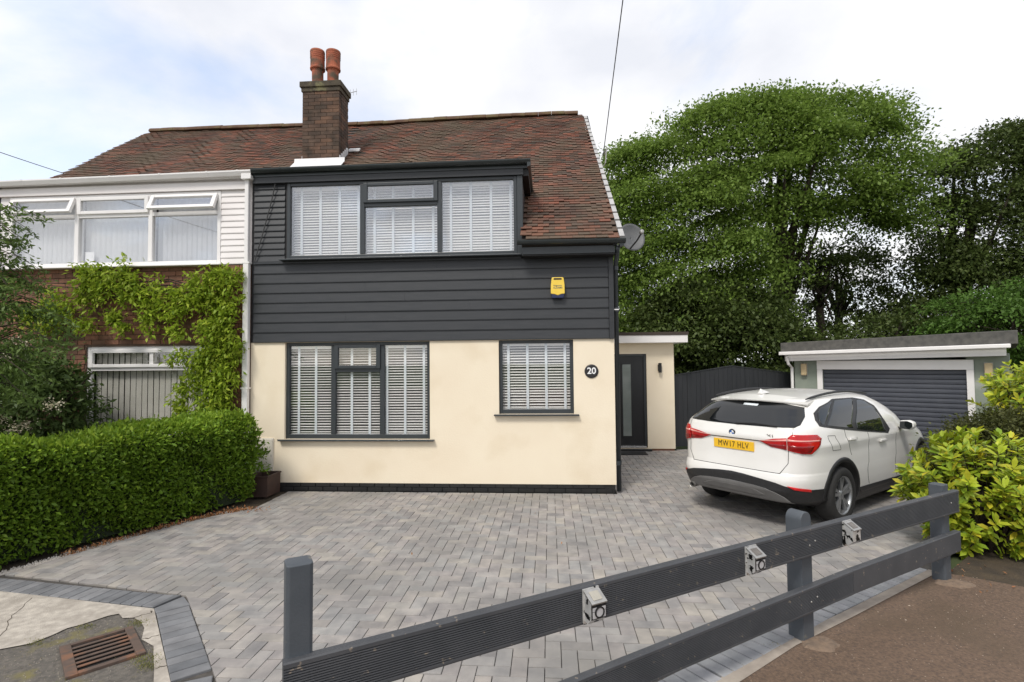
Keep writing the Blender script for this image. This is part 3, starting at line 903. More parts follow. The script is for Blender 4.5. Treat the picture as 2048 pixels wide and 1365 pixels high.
venetian('slatted white blind in the upstairs pane next to the tiled slope', 2.95, 4.035, 3.48, 4.57, .12, (3.075, 3.375, 3.68, 3.975), .040, TL + .52)

# ---------------------------------------------------------------- roofs
Sdir = Vector((0, 4.88, 4.04)).normalized()
Snrm = Vector((0, -Sdir.z, Sdir.y))
SLEN = math.hypot(4.88, 4.04)
tile_v = MB().box(-.081, .081, 0, .262, 0, .012)
tile_me = tile_v.mesh('tile', M['tile_o'])
def verge_x(s):
    return 5.52 - .14 * s / SLEN
def make_roof(H, sgn, nind):
    ex = 5.5
    rb = MB()
    P = lambda x, s, o=0: Vector((x * sgn, -.28, 3.58)) + Sdir * s + Snrm * o
    quads = [((0, 1.78), (4.15, 1.78), (4.15, SLEN), (0, SLEN)), ((4.15, 0), (verge_x(0) - .03, 0), (verge_x(SLEN) - .03, SLEN), (4.15, SLEN))]
    for q in quads:
        top = [P(x, s, -.006) for x, s in q]
        bot = [P(x, s, -.10) for x, s in q]
        rb.add(top + bot, [(0, 1, 2, 3), (7, 6, 5, 4), (0, 4, 5, 1), (1, 5, 6, 2), (2, 6, 7, 3), (3, 7, 4, 0)])
    # rear slope
    rb.add([(0, 4.6, 7.61), (5.4 * sgn, 4.6, 7.61), (5.5 * sgn, 9.5, 3.5), (0, 9.5, 3.5)], [(0, 1, 2, 3)])
    roof = obj('roof', rb, M['under'], H)
    tiles = []
    nc = int(SLEN / .1)
    for c in range(nc):
        s = c * .1 - .02
        x_lo = 4.16 if s < 1.80 else 0.0
        x = -.08 + (.0825 if c % 2 else 0) + .0825
        vx = verge_x(s)
        while x < vx:
            wd = min(x + .0825, vx) - (x - .0825)
            if x - .08 > x_lo - .05 and wd > .04:
                tiles.append((s, x - .0825 + wd / 2, wd / .165))
            x += .165
    tiles.sort(key=lambda t: (t[0] if t[1] > 4.1 else t[0] + 0.8))
    far = MB()
    ta = math.atan2(.038, .262)
    base = Matrix(((1, 0, 0, 0), (0, Sdir.y, Snrm.y, 0), (0, Sdir.z, Snrm.z, 0), (0, 0, 0, 1)))
    for i, (s, x, wf) in enumerate(tiles):
        sag = -.035 * math.exp(-(x / 2.2) ** 2) + .010 * math.sin(x * 2.1 + s * .7) + .007 * math.sin(x * 5.3 - s * 2.9)
        mw = Matrix.Translation(P(x, s + rnd.gauss(0, .003), .040 + rnd.uniform(-.003, .003) + sag)) @ base @ Matrix.Rotation(rnd.gauss(0, .010), 4, 'Z') @ Matrix.Rotation(-ta + rnd.gauss(0, .008), 4, 'X') @ Matrix.Diagonal((wf, 1, 1, 1))
        if i < nind:
            piece('tile', tile_me, roof, mw)
        else:
            far.add([mw @ Vector(v) for v in tile_v.v], tile_v.f[1:])
    o = obj('upper_tiles', far, M['tile_i'], roof)
    o['kind'] = 'stuff'
    rm = MB()
    prof = [(0, .13 * math.cos(t), .11 * math.sin(t) - .035) for t in np.linspace(0, PI, 9)] + [(0, -.11, -.045), (0, .11, -.045)]
    rm.prism(prof, (-.152, 0, 0), (.152, 0, 0))
    rme = rm.mesh('ridge_tile', M['ridge'])
    for k in range(17):
        x = .16 + k * .309
        piece('ridge_tile', rme, roof, Matrix.Translation((x * sgn, 4.6, 7.675 - .05 * math.exp(-(x / 2.0) ** 2) + rnd.gauss(0, .004))) @ Matrix.Rotation(rnd.gauss(0, .012), 4, 'Y'))
    return roof
roof1 = make_roof(H1, 1, 296)
vm = MB().box(-.034, .034, 0, .245, -.045, .022).mesh('verge_cap', M['verge'])
for k in range(23):
    s = -.02 + k * (SLEN - .1) / 23
    p = Vector((verge_x(s) + .03, -.28, 3.58)) + Sdir * s + Snrm * .035
    piece('verge_cap', vm, roof1, Matrix.Translation(p) @ Matrix(((1, 0, 0, 0), (0, Sdir.y, Snrm.y, 0), (0, Sdir.z, Snrm.z, 0), (0, 0, 0, 1))) @ Matrix.Rotation(-.05, 4, 'X'))
obj('verge_board', MB().prism([(0, -.28, 3.50), (0, -.28, 3.59), (0, 4.6, 7.62), (0, 4.6, 7.53)], (5.43, 0, 0), (5.49, 0, 0)), M['soffit'], H1)

# chimney on the party wall
CX0, CX1, CY0, CY1 = -.375, .385, 2.45, 2.93
chim = obj('chimney', MB().box(CX0 + .008, CX1 - .008, CY0 + .008, CY1 - .008, 5.3, 7.36), M['mortar_d'], H1)
cb = MB().box(-.1215, .1215, -.05, .05, -.034, .034).mesh('brick', M['chbrick'])
for r in range(27):
    z = 5.36 + r * .0755
    if z > 7.35:
        break
    off = .125 if r % 2 else 0
    for i in range(-1, 4):
        a, b = CX0 + i * .2533 + off, CX0 + (i + 1) * .2533 + off
        a, b = max(a, CX0), min(b, CX1)
        if b - a > .05:
            piece('brick', cb, chim, Matrix.Translation(((a + b) / 2, CY0 + .048, z)) @ Matrix.Diagonal(((b - a - .009) / .243, 1, 1, 1)))
    for i in range(-1, 3):
        a, b = CY0 + .102 + i * .24 + off, CY0 + .102 + (i + 1) * .24 + off
        a, b = max(a, CY0 + .104), min(b, CY1)
        if b - a > .05:
            piece('brick', cb, chim, Matrix.Translation((CX1 - .048, (a + b) / 2, z)) @ Matrix.Rotation(PI / 2, 4, 'Z') @ Matrix.Diagonal(((b - a - .009) / .243, 1, 1, 1)))
obj('cap', MB().box(CX0 - .02, CX1 + .02, CY0 - .02, CY1 + .02, 7.345, 7.43).box(CX0 - .045, CX1 + .045, CY0 - .045, CY1 + .045, 7.432, 7.545), M['cap'], chim, bevel=.008)
for px_, py_, tl in ((-.135, 2.62, -.012), (.165, 2.66, .01)):
    prof = [(.105, 7.53), (.112, 7.60), (.114, 7.86), (.125, 7.87), (.147, 7.88), (.150, 7.905), (.142, 7.925), (.140, 8.10), (.146, 8.115), (.140, 8.13), (.146, 8.155), (.140, 8.17), (.146, 8.195), (.140, 8.21), (.147, 8.24), (.142, 8.27), (.12, 8.27), (.115, 8.1)]
    po = obj('pot', MB().lathe([(r_, z_ - 7.53) for r_, z_ in prof], n=24), M['pot'], chim, smooth=False)
    po.matrix_basis = Matrix.Translation((px_, py_, 7.53)) @ Matrix.Rotation(tl, 4, 'Y')
fl = MB()
zb = roofz(CY0)
fl.prism([(0, 0, 0), (0, -.20, -.20 * SL), (0, -.20, -.20 * SL + .012), (0, -.012, .005), (0, 0, .085), (0, .01, .085)], (CX0 - .15, CY0 - .012, zb + .055), (CX1 + .12, CY0 - .012, zb + .055))
obj('apron_flashing', fl, M['lead'], chim)
for k in range(5):
    for xx in ((CX1 + .003, CX1 + .012), (CX0 - .012, CX0 - .003)):
        y = CY0 + .01 + k * .085
        z = roofz(y) + .02
        obj('step_flashing', MB().prism([(0, 0, 0), (0, .095, .095 * SL), (0, .095, .12 + .095 * SL), (0, .0, .17)], (xx[0], y, z), (xx[1], y, z)), M['lead'], chim)
obj('back_flashing', MB().prism([(0, 0, 0), (0, .08, .08 * SL), (0, .08, .08 * SL + .03), (0, 0, .04)], (CX1 + .015, CY1 - .02, roofz(CY1) + .05), (CX1 + .24, CY1 - .02, roofz(CY1) + .05)), M['lead'], chim)

# ---------------------------------------------------------------- porch of number 20
PY = 3.60
w = MB()
PD = (5.62, 6.555, .06, 2.02)
wall_holes(w, 5.458, 7.12, .04, 2.26, PY, [PD], .10)
w.add([(7.12, PY, .04), (7.12, PY + 3, .04), (7.12, PY + 3, 2.26), (7.12, PY, 2.26)], [(0, 1, 2, 3)])
obj('porch_wall', w, M['render'], H1)
obj('porch_base', MB().box(5.46, 7.10, PY + .015, PY + .3, -.05, .038), M['brick_i'], H1)
obj('porch_fascia', MB().box(5.46, 7.36, PY - .22, PY + 3.1, 2.245, 2.40), M['white'], H1, bevel=.004)
obj('porch_roof', MB().box(5.46, 7.375, PY - .235, PY + 3.1, 2.402, 2.465), M['darkbrown'], H1)
fd = obj('front_door', MB().box(PD[0] + .055, PD[1] - .055, PY + .06, PY + .10, .10, 1.965), M['door'], H1)
obj('door_frame', MB().box(PD[0], PD[0] + .055, PY + .03, PY + .11, .06, 2.02).box(PD[1] - .055, PD[1], PY + .03, PY + .11, .06, 2.02).box(PD[0] + .055, PD[1] - .055, PY + .031, PY + .109, 1.966, 2.02), M['char'], fd, bevel=.005)
obj('glazed_panel', MB().box(6.06, 6.235, PY + .052, PY + .058, .30, 1.80), M['frost'], fd)
obj('panel_moulding', MB().box(6.035, 6.06, PY + .045, PY + .062, .275, 1.825).box(6.235, 6.26, PY + .045, PY + .062, .275, 1.825).box(6.06, 6.235, PY + .046, PY + .061, .275, .30).box(6.06, 6.235, PY + .046, PY + .061, 1.80, 1.825), M['door'], fd, bevel=.004)
obj('threshold', MB().box(PD[0] + .03, PD[1] - .03, PY - .012, PY + .06, .062, .096), M['steel'], fd)
obj('door_step', MB().box(PD[0] - .05, PD[1] + .07, PY - .10, PY + .02, -.01, .04), M['black'], H1)
tag(obj('door_mat', MB().box(5.88, 6.46, 3.06, 3.48, .002, .016), M['black'], bevel=.004), 'black door mat on the paving before the dark front door', 'mat')

# ---------------------------------------------------------------- the neighbour: white boards above brick
H2 = thing('semi_detached_house', 'brick house with white boarded upper storey adjoining the charcoal clad one', 'house', (-2.7, 0, 0))
NW, NU = (-2.62, -.60, .82, 2.17), (-3.93, -.46, 3.40, 4.535)
w = MB()
wall_holes(w, -5.45, .028, -.05, 3.40, .008, [NW], .12)
w.add([(-5.45, .008, -.05), (-5.45, 9.2, -.05), (-5.45, 9.2, 3.56), (-5.45, 4.6, 7.5), (-5.45, .008, 3.4)], [(4, 3, 2, 1, 0)])
w.add([(-5.45, 9.2, -.05), (.028, 9.2, -.05), (.028, 9.2, 3.56), (-5.45, 9.2, 3.56)], [(1, 0, 3, 2)])
nwall = obj('brick_wall', w, M['mortar'], H2)
nb_me = MB().box(-.1075, .1075, -.008, .03, -.0325, .0325).mesh('brick', M['brick_o'])
allb = []
for r in range(46):
    z = .0 + r * .0745
    if z > 3.38:
        break
    off = .1125 if r % 2 else 0
    for i in range(26):
        a, b = -5.45 + i * .225 + off, -5.45 + (i + 1) * .225 + off
        segs = [(a, min(b, .02))]
        if NW[2] - .03 < z < NW[3] + .03:
            segs = []
            for p, q in (((a, min(b, NW[0])), (max(a, NW[1]), min(b, .02)))):
                if q - p > .02:
                    segs.append((p, q))
        for p, q in segs:
            if q - p > .04:
                allb.append((p, q, z))
vis = lambda t: (0 if (t[0] > -3.6 and t[2] > 2.2) else 1 if (t[0] > -.7 and t[2] > .8) else 2, -t[2])
allb.sort(key=vis)
far = MB()
for i, (p, q, z) in enumerate(allb):
    mw = Matrix.Translation(((p + q) / 2, rnd.uniform(-.001, .002), z)) @ Matrix.Diagonal(((q - p - .01) / .215, 1, 1, 1))
    if i < 298:
        piece('brick', nb_me, nwall, mw)
    else:
        far.add([mw @ Vector(v) for v in MB().box(-.1075, .1075, -.008, .03, -.0325, .0325).v], [(0, 1, 5, 4), (4, 5, 6, 7), (3, 2, 1, 0), (1, 2, 6, 5), (3, 0, 4, 7)])
o = obj('lower_bricks', far, M['brick_i'], nwall)
o['kind'] = 'stuff'
back = MB()
wall_holes(back, -4.15, .03, 3.40, 4.70, .0, [NU], .05)
obj('sheathing', back, M['whiteclad'], H2)
for k in range(12):
    z = 3.405 + k * .0945
    bo = obj('board', board_mesh(.415, .0965, .004, .016), M['whiteclad'], H2)
    bo.matrix_basis = Matrix.Translation((-.457, 0, z))
obj('fascia', MB().box(-4.16, .0, -.05, -.003, 4.545, 4.66), M['whiteclad'], H2)
obj('dormer_roof', MB().box(-4.27, .025, -.09, 1.6, 4.70, 4.76), M['white'], H2)
obj('dormer_cheek', MB().prism([(0, 0, 0), (0, 0, 1.28), (0, 1.42, 1.28)], (-4.15, 0, 3.46), (-4.10, 0, 3.46)), M['whiteclad'], H2)
gutter((-4.28, -.05, 4.755), (.085, -.05, 4.795), .056, M['white'], H2, brackets=(-3.6, -2.95, -2.15, -1.35, -.6, -.12), square=True)
w_up = window(H2, NU, -.02, [-2.80, -1.59], M['white'], M['glass_up'], sash={0: (4.205, .38), 1: (4.205, 0), 2: (4.205, .42)}, fw=.055, depth=.09)
window(H2, NW, .03, [], M['white'], M['glass'], sash={0: (1.825, 0)}, fw=.06)
obj('mullion', MB().box(-1.60, -1.54, .022, .08, 1.83, 2.12), M['white'], H2)
for (a, b, c, d) in ((-3.2, -.2, .1, 2.5), (-4.05, -.05, 3.2, 4.69)):
    y0, y1 = .28, 2.4
    q = MB().add([(a, y0, c), (b, y0, c), (b, y0, d), (a, y0, d), (a, y1, c), (b, y1, c), (b, y1, d), (a, y1, d)],
                 [(4, 5, 6, 7), (0, 4, 7, 3), (5, 1, 2, 6), (0, 1, 5, 4), (7, 6, 2, 3)])
    obj('room', q, M['room'], H2)
roof2 = make_roof(H2, -1, 240)
dp = MB().box(-.052, .035, -.105, -.03, .02, 3.40).box(-.04, .023, -.10, -.035, 3.40, 4.70)
obj('downpipe', dp, M['white'], H2, bevel=.012)
obj('hopper', MB().box(-.07, .085, -.15, -.03, 4.66, 4.765), M['white'], H2, bevel=.008)
for z in (3.405, 1.52):
    obj('pipe_clip', MB().box(-.065, .05, -.108, -.025, z - .012, z + .012), M['white'], H2)

def vertical_blind(label, x0, x1, z0, z1, y, n, m, ang):
    t = thing('vertical_blind', label, 'blind', ((x0 + x1) / 2, y, z0), 'vertical blinds of the brick house')
    obj('headrail', MB().box(x0, x1, y - .02, y + .02, z1 - .03, z1), M['slat'], t)
    me = MB().add([(-.0445, 0, z0), (0, -.004, z0), (.0445, 0, z0), (-.0445, 0, z1 - .03), (0, -.004, z1 - .03), (.0445, 0, z1 - .03)], [(0, 1, 4, 3), (1, 2, 5, 4)]).mesh('vane', m)
    for k in range(n):
        x = x0 + (x1 - x0) * (k + .5) / n
        piece('vane', me, t, Matrix.Translation((x, y, 0)) @ Matrix.Rotation(ang + rnd.gauss(0, .05), 4, 'Z'))
vertical_blind('grey vertical blind behind the ground floor window above the hedge', -2.56, -.66, .86, 2.13, .13, 20, M['vane'], -.06)
vertical_blind('pale vertical blind behind the upstairs pane nearest the white boards', -1.56, -.5, 3.45, 4.5, .13, 13, M['vanew'], .45)
vertical_blind('pale vertical blind behind the middle upstairs pane of the white storey', -2.77, -1.62, 3.45, 4.5, .13, 13, M['vanew'], .2)
vertical_blind('pale vertical blind behind the upstairs pane farthest from the dark house', -3.88, -2.83, 3.45, 4.5, .13, 13, M['vanew'], .3)
tag(obj('paper_card', MB().box(-2.73, -2.58, .07, .074, 3.46, 3.66), M['signwht']), 'small white card standing inside the upstairs window of the white storey', 'card')

# ================================================================== THINGS ON AND AROUND THE HOUSE
al = thing('burglar_alarm', 'yellow and navy burglar alarm box fixed to the charcoal boards', 'alarm box', (4.655, -.035, 2.79))
S = lambda pts, y0, y1: MB().prism([(x, 0, z) for x, z in pts], (4.655, y0, 2.79), (4.655, y1, 2.79))
obj('cover', S([(-.093, .060), (-.10, .07), (-.098, .19), (-.085, .29), (-.07, .297), (.07, .297), (.085, .29), (.098, .19), (.10, .07), (.093, .060), (.045, .055), (0, .036), (-.045, .055)][::-1], -.10, -.034), M['yellow'], al, bevel=.008)
obj('base', S([(-.093, .06), (-.082, .0), (.082, .0), (.093, .06), (.045, .056), (0, .036), (-.045, .056)], -.095, -.034), M['navy'], al, bevel=.004)
obj('slot', MB().box(4.598, 4.712, -.1035, -.0995, 3.052, 3.075), M['black'], al)
for tx, sz, z in (('Ringpower', .028, 2.967), ('ALARMS', .036, 2.935)):
    o = link('lettering', text_mesh(tx, sz, M['letter'], .0005, .0006), al)
    o.matrix_basis = Matrix.Translation((4.655, -.1015, z)) @ Matrix.Rotation(PI / 2, 4, 'X')

sg = thing('house_number', 'round black house number plaque reading 20 on the cream wall', 'sign', (5.126, 0, 1.632))
obj('disc', MB().lathe([(.0001, -.016), (.085, -.016), (.098, -.011), (.10, -.004), (.10, -.001)], (5.126, 0, 1.732), 40, 'y'), M['signblk'], sg, smooth=False)
o = link('numerals', text_mesh('20', .128, M['signwht'], .002, .0022), sg)
o.matrix_basis = Matrix.Translation((5.126, -.0185, 1.735)) @ Matrix.Rotation(PI / 2, 4, 'X')

mb_ = thing('meter_box', 'pale meter cupboard low on the cream wall by the hedge', 'meter box', (.23, 0, .27))
obj('casing', MB().box(.06, .402, -.022, -.001, .27, .772), M['meter'], mb_, bevel=.004)
obj('lid', MB().box(.075, .388, -.032, -.0225, .285, .757), M['meter'], mb_, bevel=.004)
obj('latch', MB().box(.372, .38, -.036, -.0325, .50, .53), M['metal'], mb_)
tag(obj('wall_vent', MB().box(.455, .50, -.012, -.001, .742, .752), M['black']), 'tiny black vent slot in the cream wall under the sill end', 'vent')

pb = thing('planter', 'square dark brown wooden planter standing against the plinth', 'planter', (.41, -.28, 0))
T, Bq = .012, []
pc = [(.262, -.455), (.553, -.455), (.560, -.10), (.268, -.10)]
def pwall(i, j):
    a, b = Vector((*pc[i], 0)), Vector((*pc[j], 0))
    cc = Vector((.41, -.28, 0))
    lo = [a.lerp(cc, .04), b.lerp(cc, .04)]
    inn = [a.lerp(cc, .11), b.lerp(cc, .11)]
    V = [lo[0] + Vector((0, 0, .01)), lo[1] + Vector((0, 0, .01)), b + Vector((0, 0, .295)), a + Vector((0, 0, .295)), inn[0] + Vector((0, 0, .01)), inn[1] + Vector((0, 0, .01)), inn[1] + Vector((0, 0, .295)), inn[0] + Vector((0, 0, .295))]
    return MB().add(V, [(0, 1, 2, 3), (5, 4, 7, 6), (3, 2, 6, 7), (1, 0, 4, 5), (0, 3, 7, 4), (2, 1, 5, 6)])
for i in range(4):
    obj('side', pwall(i, (i + 1) % 4), M['planter'], pb)
obj('rim', MB().box(.252, .57, -.47, -.445, .285, .305).box(.252, .57, -.112, -.09, .285, .305).box(.252, .28, -.445, -.112, .286, .304).box(.54, .57, -.445, -.112, .286, .304), M['planter'], pb, bevel=.003)
obj('soil', MB().add([(.29, -.43, .23), (.54, -.43, .23), (.54, -.12, .23), (.29, -.12, .23)], [(0, 1, 2, 3)]), M['soil'], pb)

wl_ = thing('wall_lamp', 'black cylinder lamp on the cream porch wall beside the door', 'lamp', (6.823, PY, 1.62))
obj('backplate', MB().box(6.785, 6.86, PY - .012, PY - .001, 1.66, 1.79), M['black'], wl_, bevel=.003)
obj('tube', MB().lathe([(.0001, 0), (.034, 0), (.034, .20), (.0001, .20)], (6.823, PY - .055, 1.625), 20), M['black'], wl_)

cb_ = MB().tube([(.42, -.06, 4.60), (.36, -.05, 4.35), (.30, -.05, 4.12), (.20, -.055, 3.75), (.10, -.05, 3.42)], .008, 6)
tag(obj('cable', cb_, M['cable']), 'dark cable slanting down the narrow charcoal boards beside the upstairs window', 'cable')

# satellite dish on the gable end
ds = thing('satellite_dish', 'dark grey satellite dish on the gable end behind the verge', 'satellite dish', (5.62, .54, 3.6))
V, F = [], []
nr, na = 8, 36
for i in range(nr + 1):
    r = i / nr
    for k in range(na):
        a = 2 * PI * k / na
        V.append((.205 * r * math.cos(a), .055 * (1 - r * r), .235 * r * math.sin(a)))
for i in range(nr):
    for k in range(na):
        F.append((i * na + k, (i + 1) * na + k, (i + 1) * na + (k + 1) % na, i * na + (k + 1) % na))
q = obj('reflector', MB().add(V, F), M['dish'], ds, smooth=True)
sm = q.modifiers.new('thick', 'SOLIDIFY')
sm.thickness = .008
DM = Matrix.Translation((5.815, .50, 3.785)) @ Matrix.Rotation(.22, 4, 'Z') @ Matrix.Rotation(-.30, 4, 'X')
q.matrix_basis = DM
a_ = obj('feed_arm', MB().tube([(-.06, .0, -.21), (.02, -.10, -.13), (.07, -.20, -.05)], .012, 8), M['black'], ds)
a_.matrix_basis = DM
l_ = obj('receiver', MB().lathe([(.0001, 0), (.028, .005), (.034, .03), (.025, .07), (.0001, .08)], (.075, -.23, -.03), 16, 'y'), M['metal'], ds)
l_.matrix_basis = DM
obj('bracket', MB().tube([(5.455, .62, 3.72), (5.60, .62, 3.72), (5.80, .575, 3.76)], .016, 8), M['metal'], ds)
# aerial and overhead wires
ta = thing('television_aerial', 'thin television aerial showing behind the chimney stack', 'aerial', (-.35, 4.6, 7.6))
obj('mast', MB().tube([(-.36, 4.6, 7.66), (-.36, 4.6, 8.42)], .012, 6), M['metal'], ta)
obj('boom', MB().tube([(-.42, 4.6, 8.39), (-.02, 4.5, 8.41)], .007, 6), M['metal'], ta)
for k in range(3):
    x = -.20 + k * .085
    obj('element', MB().tube([(x, 4.56 - k * .02, 8.33), (x, 4.56 - k * .02, 8.49)], .0045, 5), M['metal'], ta)
def wire(pts, label):
    P = []
    a, b = Vector(pts[0]), Vector(pts[1])
    for i in range(25):
        t = i / 24
        p = a.lerp(b, t)
        p.z -= 4 * pts[2] * t * (1 - t)
        P.append(p)
    return tag(obj('overhead_cable', MB().tube(P, .007, 5), M['cable']), label, 'cable')
wire(((5.50, 1.5, 5.45), (5.05, -22, 11.8), .25), 'overhead cable rising from the gable end in front of the tall tree')
wire(((-5.45, 2.49, 5.86), (-4.1, -12, 5.9), .35), 'overhead cable sagging away from the roof of the brick house')
hk = MB().tube([(5.50, 1.45, 5.25), (5.53, 1.42, 5.30), (5.55, 1.40, 5.55), (5.50, 1.5, 5.45)], .012, 6)
tag(obj('cable_hook', hk, M['metal']), 'bent metal cable hook on the gable end', 'hook')

# ---------------------------------------------------------------- double gates between porch and garage
gt = thing('garden_gate', 'pair of black boarded gates with a peaked top between porch and garage', 'gate', (8.5, 4.1, 0))
ga, gm, gb = Vector((7.15, 3.83, 0)), Vector((8.464, 4.112, 0)), Vector((9.95, 4.43, 0))
unit = MB().box(-.05, .05, -.010, .010, 0, 1).mesh('gate_board', M['gate'])
for a, b, h0, h1, n in ((ga, gm, 1.545, 1.735, 13), (gm, gb, 1.735, 1.545, 15)):
    d = b - a
    for k in range(n):
        t = (k + .5) / n
        p = a + d * t
        h = h0 + (h1 - h0) * t
        piece('gate_board', unit, gt, Matrix.Translation((p.x, p.y, .05)) @ Matrix.Rotation(math.atan2(d.y, d.x), 4, 'Z') @ Matrix.Translation((0, rnd.uniform(-.003, .003), 0)) @ Matrix.Diagonal((d.length / n / .104, 1, h - .05, 1)))
    for zz in (.3, .85, 1.35):
        obj('rail', MB().obox((a + b) / 2 + Vector((0, .035, zz)), d / 2, Vector((0, .018, 0)), (0, 0, .045)), M['gate'], gt)
    obj('top_capping', MB().prism([(0, -.022, 0), (0, .03, 0), (0, .03, .022), (0, -.022, .022)], a + Vector((0, 0, h0 + .002)), b + Vector((0, 0, h1 + .002))), M['gate'], gt)

# ---------------------------------------------------------------- garage
GO, GU, GN = Vector((10.18, 3.735, 0)), Vector((.774, -.633, 0)), Vector((-.633, -.774, 0))
gp = lambda t, o, z: GO + GU * t + GN * o + Vector((0, 0, z))
gar = thing('garage', 'flat roofed sage green garage with white fascia and dark roller door', 'garage', gp(1.1, 0, 0))
def gbox(t0, t1, o0, o1, z0, z1):
    return MB().obox(gp((t0 + t1) / 2, (o0 + o1) / 2, (z0 + z1) / 2), GU * (t1 - t0) / 2, GN * (o1 - o0) / 2, (0, 0, (z1 - z0) / 2))
def merge(*l):
    m = MB()
    for q in l:
        m.add(q.v, q.f)
    return m
obj('wall', merge(gbox(-.536, -.0, -5.2, -.0, -.05, 1.95), gbox(2.268, 2.83, -5.2, .0, -.05, 1.95), gbox(0.0, 2.268, -5.2, -4.9, -.05, 1.95)), M['gwall'], gar)
def slope_box(t0, t1, o0, o1, zl0, zl1, zr0, zr1):
    V = [gp(t0, o0, zl0), gp(t1, o0, zr0), gp(t1, o1, zr0), gp(t0, o1, zl0), gp(t0, o0, zl1), gp(t1, o0, zr1), gp(t1, o1, zr1), gp(t0, o1, zl1)]
    return MB().add(V, [(3, 2, 1, 0), (4, 5, 6, 7), (0, 1, 5, 4), (1, 2, 6, 5), (2, 3, 7, 6), (3, 0, 4, 7)])
obj('roof', slope_box(-.715, 2.95, -5.5, .30, 2.03, 2.225, 2.10, 2.33), M['felt'], gar, bevel=.01)
obj('fascia', slope_box(-.655, 2.80, .0, .22, 1.838, 2.022, 1.905, 2.092), M['white'], gar)
obj('gutter', slope_box(-.735, 2.86, .302, .37, 1.965, 2.035, 2.035, 2.105), M['white'], gar, bevel=.012)
obj('downpipe', MB().tube([gp(-.60, .30, 1.95), gp(-.59, .22, 1.78), gp(-.57, .05, 1.70), gp(-.57, .05, 0)], .03, 10), M['white'], gar)
obj('door_frame', merge(gbox(-.10, -.0, .002, .035, 0, 1.66), gbox(2.268, 2.37, .002, .035, 0, 1.66), gbox(-.10, 2.37, .002, .037, 1.662, 1.842)), M['white'], gar, bevel=.004)
obj('lintel_trim', gbox(-.10, 2.37, .038, .045, 1.765, 1.785), M['white'], gar)
rd = obj('roller_door', gbox(0, 2.268, -.10, -.065, 0, 1.67), M['black'], gar)
sm_ = MB().prism([(0, 0, 0), (0, -.014, .006), (0, -.018, .04), (0, -.014, .078), (0, 0, .084)], (0, 0, 0), (2.266, 0, 0)).mesh('door_slat', M['rdoor'])
grot = Matrix(((GU.x, -GN.x, 0, 0), (GU.y, -GN.y, 0, 0), (0, 0, 1, 0), (0, 0, 0, 1)))
for k in range(19):
    p = gp(.001, -.06, 1.66 - (k + 1) * .0875)
    piece('door_slat', sm_, rd, Matrix.Translation(p) @ grot)
for t, lab in ((-.34, 'cream bulkhead light on the garage wall next to the gates'), (2.565, 'cream bulkhead light on the garage wall above the laurel')):
    L_ = thing('bulkhead_light', lab, 'light', gp(t, 0, 1.5), 'bulkhead lights on the garage')
    obj('base', gbox(t - .062, t + .062, .001, .02, 1.53, 1.79), M['metal'], L_, bevel=.004)
    obj('diffuser', gbox(t - .055, t + .055, .0205, .085, 1.537, 1.783), M['bulk'], L_, bevel=.02)

# ---------------------------------------------------------------- garden fence by the footpath
FO, FU, FN = Vector((6.0, -4.15, 0)), Vector((.844, .5363, 0)), Vector((.5363, -.844, 0))
fp = lambda t, o, z: FO + FU * t + FN * o + Vector((0, 0, z))
fence = thing('garden_fence', 'low charcoal post and rail fence with grooved boards along the footpath', 'fence', fp(.3, -.1, 0))
def rail(t0, t1, za, zb, h, th=.042, grooves=15):
    """board with a corrugated street face; top edge at za (t0) .. zb (t1)"""
    prof = [(-th, 0), (-th, -h), (-.004, -h), (0, -h + .006)]
    g0_, g1_ = -h + .014, -.022
    n = grooves
    if n:
        for k in range(n):
            z = g0_ + (g1_ - g0_) * k / n
            d = (g1_ - g0_) / n
            prof += [(0, z), (-.0005, z + d * .45), (-.0065, z + d * .56), (-.0065, z + d * .88)]
        prof += [(0, g1_)]
    prof += [(0, -.006), (-.005, 0)]
    n = len(prof)
    V = [fp(t0, o, za + z) for o, z in prof] + [fp(t1, o, zb + z) for o, z in prof]
    return MB().add(V, [tuple(range(n)), tuple(range(n, 2 * n))[::-1]] + [((i + 1) % n, i, n + i, n + (i + 1) % n) for i in range(n)])
obj('upper_rail', rail(-2.95, 2.36, .75, .75, .186), M['fence'], fence)
obj('lower_rail', rail(-2.95, .768, .262, .382, .17), M['fence'], fence)
obj('lower_rail', rail(.77, 2.36, .3822, .405, .168, grooves=0), M['fence'], fence)
def post(t, o, w_, h, rot=0.0, rounded=False, tilt=0.0):
    h2 = w_ / 2
    if rounded:
        prof = [(-h2, -.15), (h2, -.15)] + [(h2 * math.cos(a), h - h2 + h2 * math.sin(a)) for a in np.linspace(0, PI, 15)]
        mbp = MB().prism([(a, 0, z) for a, z in prof], (0, -h2, 0), (0, h2, 0))
    else:
        c = .012
        mbp = MB().prism([(x, y, 0) for x, y in ((-h2 + c, -h2), (h2 - c, -h2), (h2, -h2 + c), (h2, h2 - c), (h2 - c, h2), (-h2 + c, h2), (-h2, h2 - c), (-h2, -h2 + c))], (0, 0, -.15), (0, 0, h))
    p = obj('post', mbp, M['fence2'], fence, bevel=.004)
    q_ = fp(t, o, 0)
    p.matrix_basis = Matrix.Translation(q_) @ Matrix.Rotation(math.atan2(FU.y, FU.x) + rot, 4, 'Z') @ Matrix.Rotation(tilt, 4, 'X')
    return p
p1 = post(-2.89, -.0935, .10, 1.10, tilt=.02)
p2 = post(.31, -.0985, .112, .845, rounded=True)
p3 = post(2.235, -.0965, .108, .80)
